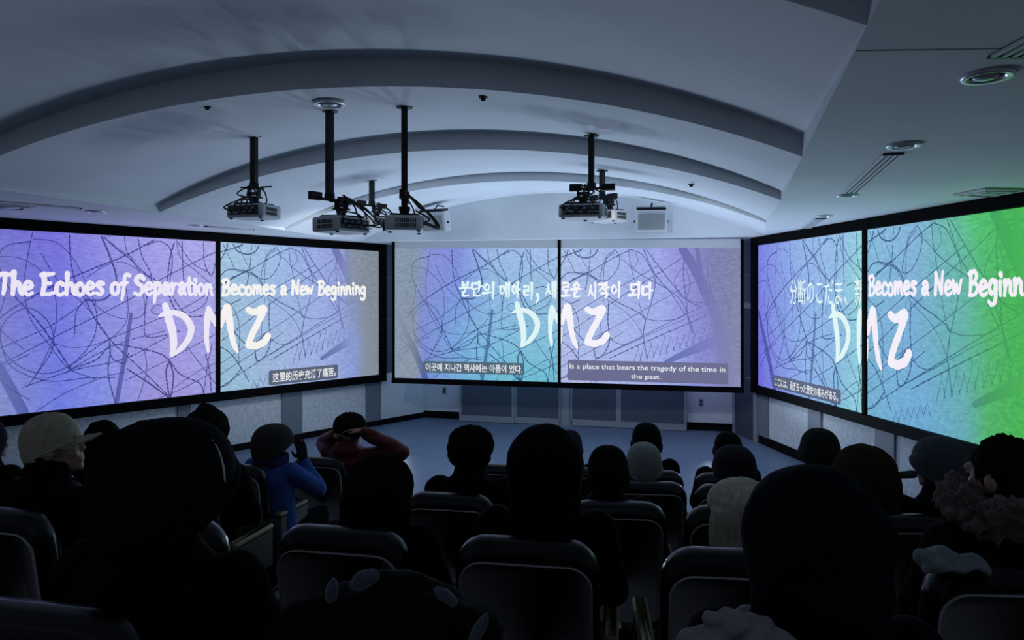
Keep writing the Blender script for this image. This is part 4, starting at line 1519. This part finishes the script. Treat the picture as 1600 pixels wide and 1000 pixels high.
def person(px, row, ytop, label, hat, hpx, coat=BLACKC, hatc=BLACKC, yaw=0.0, hyaw=0.0, hpitch=0.0, arms='lap', glove=None, puff=0.0, lean=0.0, dx=0.0, shade=None, group='audience in the theatre seats'):
    root = place_root(px, row)
    D = root.y
    H = hz(ytop, D) - root.z
    hh = {'beanie': .022, 'hood': .045, 'cap': .02, 'short': .012, 'long': .014, 'knot': .06, 'visor': .03}[hat]
    s = max(.84, min(1.10, H / (1.295 + hh)))
    root.z += H - s * (1.295 + hh)
    e = empty('person', root, face_yaw(root) + yaw, label, 'person', group)
    # body: one continuous figure
    hm = Matrix.Translation((dx, .0 + lean, 1.17)) @ Matrix.Rotation(hyaw, 4, 'Z') @ Matrix.Rotation(hpitch, 4, 'X') @ Matrix.Scale(1.0, 4)

    def S(v):
        return Vector(v) * s

    def Hd(v):
        return (hm @ Vector(v)) * s
    hr = hm.to_3x3()
    b = MB()

    def ell(c, r):
        b.ellipsoid(Hd(c), [k * s for k in r], hr)
    ell((0, -.012, .03), (.078, .098, .094))
    ell((0, .03, -.05), (.056, .062, .064))
    ell((0, .045, 0), (.061, .048, .08))
    ell((0, .074, -.092), (.024, .02, .02))
    for sx in (-1, 1):
        ell((sx * .080, -.006, -.006), (.012, .022, .033))
        ell((sx * .034, .074, -.03), (.022, .018, .02))
    b.capsule(Hd((0, .088, .012)), Hd((0, .101, -.020)), .009 * s, .012 * s)
    b.capsule(Hd((-.036, .083, .036)), Hd((.036, .083, .036)), .014 * s, .014 * s)
    b.capsule(Hd((-.018, .090, -.052)), Hd((.018, .090, -.052)), .008 * s, .008 * s)
    b.capsule(Hd((-.016, .088, -.066)), Hd((.016, .088, -.066)), .009 * s, .009 * s)
    b.capsule(Hd((0, -.03, -.05)), S((dx * .5, -.035 + lean * .4, 1.0)), .054 * s, .064 * s)
    tors = [((0, .0, .45), .17, .13), ((0, -.02, .60), .165, .115), ((dx * .3, -.04 + lean * .2, .80), .175, .115), ((dx * .4, -.045 + lean * .3, .93), .18, .10), ((dx * .5, -.04 + lean * .35, 1.0), .12, .075), ((dx * .5, -.035 + lean * .4, 1.04), .06, .06)]
    b.loft([(S(c), rx * s, ry * s) for c, rx, ry in tors])
    A = ARMS[arms]
    pts = []
    for i, sx in ((0, -1), (1, 1)):
        sh, el, wr, fd = A[i]
        sh = S((sx * sh[0] + dx * .4, sh[1] + lean * .3, sh[2]))
        el = S((sx * el[0] + dx * .3, el[1] + lean * .2, el[2]))
        wr = S((sx * wr[0] + dx * .3, wr[1] + lean * .2, wr[2]))
        fd = Vector((sx * fd[0], fd[1], fd[2])).normalized()
        pts.append((sh, el, wr, fd, sx))
        b.capsule(sh, el, .050 * s, .040 * s)
        b.capsule(el, wr, .040 * s, .027 * s)
        upv = Vector((0, 0, 1)) if abs(fd.z) < .7 else Vector((sx, -.3, 0))
        upv = (upv - fd * upv.dot(fd)).normalized()
        side = fd.cross(upv) * (1 if sx < 0 else -1)
        hb = b if glove is None else None
        if hb is not None:
            hand(hb, wr, fd, upv, side)
    for sx in (-1, 1):
        b.capsule(S((sx * .09, .02, .49)), S((sx * .115, .44, .50)), .075 * s, .052 * s)
        b.capsule(S((sx * .115, .44, .50)), S((sx * .11, .46, .12)), .050 * s, .034 * s)
        b.capsule(S((sx * .11, .44, .07)), S((sx * .12, .60, .05)), .036 * s, .03 * s)
    body = b.remeshed('body', SK, e, .0075, 3)
    for sx in (-1, 1):
        MB().ellipsoid(Hd((sx * .031, .082, .014)), (.012 * s,) * 3, None, 10, 8).build('eye', EYE, body, True, local=True)
    # trousers and shoes
    t = MB()
    for sx in (-1, 1):
        t.capsule(S((sx * .09, .0, .49)), S((sx * .115, .45, .505)), .092 * s, .068 * s)
        t.capsule(S((sx * .115, .45, .50)), S((sx * .11, .47, .13)), .066 * s, .055 * s)
    t.remeshed('trousers', TROUS, e, .016, 4)
    for sx in (-1, 1):
        MB().capsule(S((sx * .11, .42, .052)), S((sx * .125, .63, .045)), .046 * s, .038 * s).build('shoe', SHOE, e, True, local=True)
    # coat
    c = MB()
    j = [((0, .01, .44), .20, .16), ((0, -.015, .60), .20, .145), ((dx * .3, -.04 + lean * .2, .80), .205, .145), ((dx * .4, -.045 + lean * .3, .92), .205, .13), ((dx * .5, -.042 + lean * .35, .99), .165, .105), ((dx * .5, -.04 + lean * .4, 1.045), .095, .09), ((dx * .5, -.035 + lean * .45, 1.10), .083, .085), ((dx * .5, -.03 + lean * .5, 1.125), .076, .08)]
    c.loft([(S(q), rx * s, ry * s) for q, rx, ry in j])
    for sh, el, wr, fd, sx in pts:
        c.capsule(sh, el, .078 * s, .066 * s)
        c.capsule(el, wr.lerp(el, .08), .066 * s, .046 * s)
    if hat in ('hood', 'short', 'long', 'knot'):
        c.ellipsoid(S((dx * .5, -.10 + lean * .4, 1.02)), (.12 * s, .075 * s, .06 * s))
    sd = px * 1.7

    def pf(co):
        v = mnoise.noise(Vector((co.x * 6 + sd, co.y * 6, co.z * 6))) * .010
        v += mnoise.noise(Vector((co.x * 22 + sd, co.y * 22, co.z * 18))) * .003
        if puff:
            v += puff * abs(math.sin(co.z * 34))
        return v
    coat_o = c.remeshed('jacket', cloth(*coat), e, .013, 3, puff=pf)
    if glove is not None:
        for sh, el, wr, fd, sx in pts:
            g = MB()
            upv = Vector((0, 0, 1)) if abs(fd.z) < .7 else Vector((sx, -.3, 0))
            upv = (upv - fd * upv.dot(fd)).normalized()
            side = fd.cross(upv) * (1 if sx < 0 else -1)
            hand(g, wr, fd, upv, side, .5)
            g.capsule(wr - fd * .05, wr + fd * .02, .034, .028)
            g.remeshed('glove', cloth(*glove), e, .0075, 2)
    # head wear and hair
    w = hpx / F * D / s
    hc = cloth(*hatc)

    def hb_(mb, name, m, par, **kw):
        mb.v = [tuple((hm @ Vector(p)) * s) for p in mb.v]
        if 'voxel' in kw:
            return mb.remeshed(name, m, par, **kw)
        return mb.build(name, m, par, True, local=True)
    a, bb = w / 2, min(w / 2 * 1.15, w / 2 + .03)
    if hat in ('beanie', 'cap', 'visor'):
        top = .130 + hh
        zc_ = -.015 if hat == 'beanie' else .02
        def shp(p):
            k_ = 1.0 / (math.hypot(p.x, p.y) ** 2.5 + abs(p.z) ** 2.5) ** .4
            rib = .012 * math.cos(36 * math.atan2(p.y, p.x)) if hat == 'beanie' else .004 * abs(math.cos(3 * math.atan2(p.y, p.x)))
            return k_ * (1 + rib * (1 - p.z ** 4) + (puff and 2 * puff * abs(math.sin(p.z * 9))))
        full = MB().ellipsoid((0, -.012, zc_), (a, bb, top - zc_), None, 72, 26, shp)
        tilt = .50 if hat == 'beanie' else .26
        low = -.062 if hat == 'beanie' else -.020
        keep = []
        for f in full.f:
            cc = sum((Vector(full.v[i]) for i in f), Vector()) / len(f)
            if cc.z > low + tilt * (cc.y + .05):
                keep.append(f)
        full.f = keep
        dome = hb_(full, 'hat', hc, e)
        ring = MB()
        rp = []
        for k in range(49):
            an = 2 * math.pi * k / 48
            y = -.012 + bb * .97 * math.sin(an)
            zz = low + tilt * (y + .05) + .010
            q = math.sqrt(max(.5, 1 - ((zz - zc_) / (top - zc_)) ** 2))
            rp.append((a * .985 * q * math.cos(an), -.012 + (y + .012) * q / .97 * .985, zz))
        ring.tube(rp, .013 if hat != 'cap' else .006, 8, False)
        hb_(ring, 'hat_cuff', hc, dome)
        if hat in ('cap', 'visor'):
            br = MB()
            nv, nw = 8, 14
            L = .085 if hat == 'cap' else .06
            vs_, fs = [], []
            for layer in (0, 1):
                for i in range(nv + 1):
                    for k in range(nw + 1):
                        q = -1 + 2 * k / nw
                        xx = q * a * .86
                        yy = -.012 + bb * math.sqrt(max(0, 1 - (q * .86) ** 2)) * .98
                        ext = L * math.sqrt(max(0, 1 - q ** 2)) * i / nv
                        vs_.append((xx * (1 - .1 * i / nv), yy + ext, .030 - .028 * q * q - .02 * ext - layer * .006))
            ww = nw + 1
            n0 = (nv + 1) * ww
            for i in range(nv):
                for k in range(nw):
                    aa = i * ww + k
                    fs.append((aa, aa + 1, aa + ww + 1, aa + ww))
                    fs.append((n0 + aa, n0 + aa + ww, n0 + aa + ww + 1, n0 + aa + 1))
            br.add(vs_, fs)
            hb_(br, 'brim', hc, dome)
            bt = MB().ellipsoid((0, -.012, top - .001), (.009, .009, .006), None, 10, 6)
            hb_(bt, 'button', hc, dome)
        if hatc[0].startswith('pale') or hat == 'visor':
            hair = MB().ellipsoid((0, -.05, -.03), (.076, .055, .06))
            hb_(hair, 'hair', cloth('black_hair', (.008, .007, .007)), e)
        else:
            hair = MB().ellipsoid((0, -.045, -.02), (.079, .06, .065))
            hb_(hair, 'hair', cloth('dark_hair', (.012, .010, .009)), e)
    elif hat == 'hood':
        m_ = MB()
        m_.ellipsoid((0, -.028, .02), (a, bb * .95, .155))
        m_.ellipsoid((0, -.055, -.06), (a * .92, bb * .8, .12))
        m_.loft([((0, -.05, -.22), a * .95, .09), ((0, -.05, -.12), a * .9, .095), ((0, -.045, -.02), a * .95, .10)])
        m_.capsule((0, -.05, .12), (0, -.09, .135), .05, .035)
        hb_(m_, 'hood', hc, coat_o, voxel=.011, smooth_it=6, puff=lambda co: mnoise.noise(co * 14 + Vector((sd, 0, 0))) * .006)
    else:
        hn = {'short': 'short_hair', 'long': 'long_hair', 'knot': 'hair'}[hat]
        m_ = MB()
        if hat == 'long':
            m_.ellipsoid((0, -.024, .012), (a * .98, bb * .93, .132))
        else:
            m_.ellipsoid((0, -.022, .036), (a, bb * .93, .100 + hh * .5))
        m_.ellipsoid((0, -.055, -.02), (a * .95, .058, .075))
        if hat == 'long':
            bk = .022 + bb * .93
            m_.loft([((0, -bk * .86 + ry, z), a * rx, ry) for z, rx, ry in ((-.39, .80, .035), (-.28, 1.02, .055), (-.14, 1.04, .08))] + [((0, -bk * .96 + ry, z), a * rx, ry) for z, rx, ry in ((-.05, 1.01, .10), (.01, .94, .11))], 28)
        if hat == 'knot':
            m_.ellipsoid((.0, -.02, .135), (.055, .06, .05))
            m_.ellipsoid((.05, -.06, .08), (.05, .06, .06))

        def hp(co):
            q = co / s - Vector((dx, lean, 1.17))
            an = math.atan2(q.x, -q.y)
            k_ = .0035 if hat == 'long' else .0045
            return k_ * math.sin(an * (34 if hat == 'long' else 46) + 3 * mnoise.noise(q * 7)) + (.0015 if hat == 'long' else .006) * mnoise.noise(q * 26 + Vector((sd, 0, 0)))
        hb_(m_, hn, hc, e, voxel=.0075, smooth_it=3, puff=hp)
    return e, hm, s, coat_o


def ring_scarf(par, s, rx, ry, z, m, name, rad=.045, tilt=0.0, noise_amp=.012, freq=28, cy=-.03, bumps=3):
    mb = MB()
    pts = []
    for k in range(33):
        an = 2 * math.pi * k / 32
        pts.append(Vector((rx * math.cos(an), cy + ry * math.sin(an), z + tilt * abs(math.cos(an)) + .012 * math.sin(an * bumps))) * s)
    mb.tube(pts, rad * s, 12, False)
    return mb.remeshed(name, m, par, .009, 2, puff=lambda co: noise_amp * (mnoise.noise(co * freq) + .6 * mnoise.noise(co * freq * 2.3)))


HAIR_D = ('dark_hair', (.012, .010, .009))
P1 = person(262, 1, 657, 'person seated nearest at the left in a large ribbed black beanie, seen from behind', 'beanie', 203, hatc=('ribbed_black_knit', (.006, .006, .008)))
P17 = person(1268, 1, 726, 'person seated nearest at the right under a large dark navy hood', 'hood', 225, NAVYC, NAVYC)
ring_scarf(P17[0], P17[2], .185, .14, .985, cloth('pale_fleece', (.25, .24, .25), .95, sheen=.4), 'scarf', .038, -.05)
P10 = person(853, 2, 662, 'person in a big round black hood in the middle, above the grey backed seat', 'hood', 124)
P8 = person(596, 2, 710, 'person with straight dark hair, in front of the red jacket', 'long', 108, hatc=('black_hair', (.008, .007, .007)))
P3 = person(86, 2, 646, 'man in a beige baseball cap at the far left looking to the right', 'cap', 72, hatc=('beige_cap', (.44, .39, .29)), hyaw=R(-58), hpitch=R(9))
P21 = person(1566, 2, 682, 'dark haired person at the right edge in a fur trimmed hood collar, looking left', 'short', 88, hatc=HAIR_D, hyaw=R(30), hpitch=R(-8), coat=('brown_black_coat', (.010, .008, .006)))
ring_scarf(P21[0], P21[2], .145, .135, 1.085, cloth('brown_fur', (.13, .09, .065), .95, sheen=.5, bump=.8, bscale=220), 'fur_collar', .058, .0, .030, 40)
P9 = person(737, 3, 665, 'person with short dark hair left of the big round hood, ears showing', 'short', 72, hatc=HAIR_D)
P11 = person(950, 3, 697, 'person in a smooth dark beanie just right of the big round hood', 'beanie', 64, hatc=('charcoal_knit', (.008, .008, .009)))
P16 = person(1137, 3, 727, 'person with shoulder length blond hair beside the large navy hood', 'long', 98, hatc=('blond_hair', (.62, .56, .42)), coat=NAVYC, lean=-.30)
P19 = person(1348, 3, 695, 'person with long brown hair right of the large navy hood', 'long', 92, hatc=('brown_hair', (.045, .032, .020)))
P20 = person(1466, 3, 683, 'person in a rounded slate grey hat with small side peak, before the right screen', 'beanie', 74, hatc=('slate_grey_knit', (.085, .10, .115)), hyaw=R(30))
pk = MB().capsule((-.115, .06, -.035), (-.16, .11, -.045), .020, .017)
pk.v = [tuple((P20[1] @ Vector(p)) * P20[2]) for p in pk.v]
pk.build('hat_peak', cloth('slate_grey_knit', (.05, .06, .07)), P20[0], True, local=True)
P4 = person(166, 3, 655, 'person in a dark pointed hood between the beige cap and the ribbed beanie', 'hood', 56)
P2 = person(326, 3, 630, 'person with a tousled dark top knot behind the ribbed black beanie', 'knot', 66, hatc=('green_black_hair', (.010, .014, .014)))
P6 = person(428, 4, 663, 'person in a bright blue jacket and striped dark hat raising a gloved hand', 'beanie', 58, coat=('blue_fleece', (.06, .13, .42)), hatc=('brown_grey_knit', (.05, .045, .045)), hyaw=R(-16), arms='raise', glove=('striped_glove', (.02, .02, .024)), yaw=R(-8))
ring_scarf(P6[0], P6[2], .09, .085, 1.05, cloth('purple_scarf', (.055, .03, .12)), 'scarf', .05, -.01, .01)
P13 = person(1006, 4, 692, 'person in a pale grey knit beanie right of the smooth dark beanie', 'beanie', 54, hatc=('pale_grey_knit', (.30, .31, .31)))
P15 = person(1147, 4, 697, 'person in a quilted dark hat just beyond the blond hair', 'beanie', 64, hatc=('quilted_black', (.022, .024, .030)), puff=.008, coat=('dark_puffer', (.018, .020, .026), .45, .4))
P18 = person(1280, 4, 670, 'person in a dark green grey beanie in front of the right wall panels', 'beanie', 58, hatc=('green_grey_knit', (.020, .026, .026)))
P5 = person(226, 4, 657, 'person barely seen in a dark hat left of the ribbed beanie', 'beanie', 40)
P7 = person(548, 5, 645, 'person in a dark red padded jacket with hands clasped behind the head', 'short', 50, coat=('dark_red_puffer', (.14, .022, .024), .6, .3), hatc=HAIR_D, arms='behind', puff=.010)
P12 = person(1010, 5, 661, 'front row person with a dark close cropped head beyond the pale grey beanie', 'beanie', 46, hatc=('black_skullcap', (.008, .008, .009)))
P14 = person(1137, 5, 675, 'front row person in a small dark beanie left of the door', 'beanie', 43, hatc=('black_skullcap', (.008, .008, .009)))
PX = person(890, 5, 672, 'front row person mostly hidden behind the big round hood', 'beanie', 40, hatc=('slate_blue_knit', (.03, .035, .05)))
PL_ = person(-14, 3, 650, 'person cut off by the left edge of the photo beside the beige cap', 'hood', 50, hatc=('plum_cloth', (.03, .022, .04)))

sf = MB()
for px_, y_, D_, r_ in ((1175, 985, 1.12, (.040, .03, .026)), (1140, 972, 1.10, (.034, .026, .020)), (1112, 966, 1.09, (.016, .015, .012)), (1100, 1000, 1.10, (.045, .03, .020)), (1200, 1010, 1.12, (.05, .03, .03))):
    sf.ellipsoid(at(px_, D_, hz(y_, D_)), r_)
mi = (Matrix.Translation(P17[0].location) @ Matrix.Rotation(P17[0].rotation_euler.z, 4, 'Z')).inverted()
sf.v = [tuple(mi @ Vector(p)) for p in sf.v]
sfo = sf.remeshed('scarf_fold', cloth('pale_scarf_cloth', (.30, .28, .29), .95), P17[0], .006, 3, puff=lambda co: mnoise.noise(co * 60) * .004)
sfo['label'] = 'pale fuzzy scarf end'

# thin white strap over the ribbed beanie's right side
pe, ph, ps, pc = P1
wb = 203 / F * pe.location.y / ps / 2
sp2 = []
for z in (.105, .075, .045, .015):
    q = math.sqrt(1 - ((z + .015) / .167) ** 2) ** .9
    th = R(96 - (.105 - z) * 60)
    sp2.append((ph @ Vector(((wb + .006) * q * math.sin(th), -.012 - (wb + .034) * q * math.cos(th), z))) * ps)
st = MB().tube(sp2, [.0045, .0035, .003, .002], 6).build('white_strap', cloth('white_strap_cloth', (.8, .8, .8)), pe, True, local=True)
st['label'] = 'thin white strap on the beanie'

# the dark coat piled on the near seat, pale fleece lining showing
ps_ = place_root(640, 1)
def cw_(px, y, D):
    return at(px, D, hz(y, D))


coat = empty('coat', cw_(620, 960, 1.22), 0, 'dark coat piled over the nearest row seat with pale fleece lining showing', 'coat')
m_ = MB()
for px, y, D, r in ((545, 980, 1.28, .09), (615, 965, 1.27, .10), (690, 985, 1.24, .09), (590, 1010, 1.22, .12), (680, 1020, 1.2, .12), (500, 1000, 1.27, .09), (740, 985, 1.22, .06)):
    m_.ellipsoid(cw_(px, y, D), (r, .09, r * .8))
off = WOFF[coat.name]
m_.v = [tuple(Vector(p) - off) for p in m_.v]
m_.remeshed('coat_body', cloth(*BLACKC), coat, .012, 4, puff=lambda co: mnoise.noise(co * 9) * .02 + mnoise.noise(co * 25) * .006)
fl_ = cloth('pale_fleece_lining', (.085, .095, .12), .95, sheen=.4)
for px, y, D, rx, rz, ang in ((519, 923, 1.09, .010, .019, .15), (570, 905, 1.10, .026, .014, -.45), (697, 932, 1.09, .022, .009, .6), (748, 985, 1.12, .010, .030, .5)):
    q = MB().ellipsoid((0, 0, 0), (rx, .012, rz), Matrix.Rotation(ang, 3, 'Y'), 14, 10, lambda p: 1 + .06 * math.sin(5 * p.x + 3 * p.z))
    cpt = cw_(px, y, D) - off
    q.v = [tuple(Vector(p) + cpt) for p in q.v]
    q.build('fleece_lining', fl_, coat, True, local=True)

# grey knit hat lying on a seat top
sp_ = place_root(1492, 2)
hc_ = Vector((1.235, 2.0, sp_.z + .955))
kh = empty('knit_hat', hc_, 0, 'crumpled grey knit hat lying on top of the lower right seat', 'hat')
m_ = MB()
m_.ellipsoid((-.02, 0, .022), (.072, .055, .034))
m_.ellipsoid((.035, 0, .012), (.06, .05, .025))
m_.ellipsoid((.085, .0, .012), (.028, .035, .020))
m_.tube([(-.09, -.03, .0), (-.05, -.05, .022), (0, -.055, .014), (.05, -.045, .02), (.10, -.03, .002)], .012, 8)
m_.remeshed('hat_crown', cloth('grey_hat_knit', (.25, .27, .27), .95), kh, .006, 2, puff=lambda co: .006 * math.sin(co.x * 90 + co.z * 40) * .6 + mnoise.noise(co * 22) * .008)
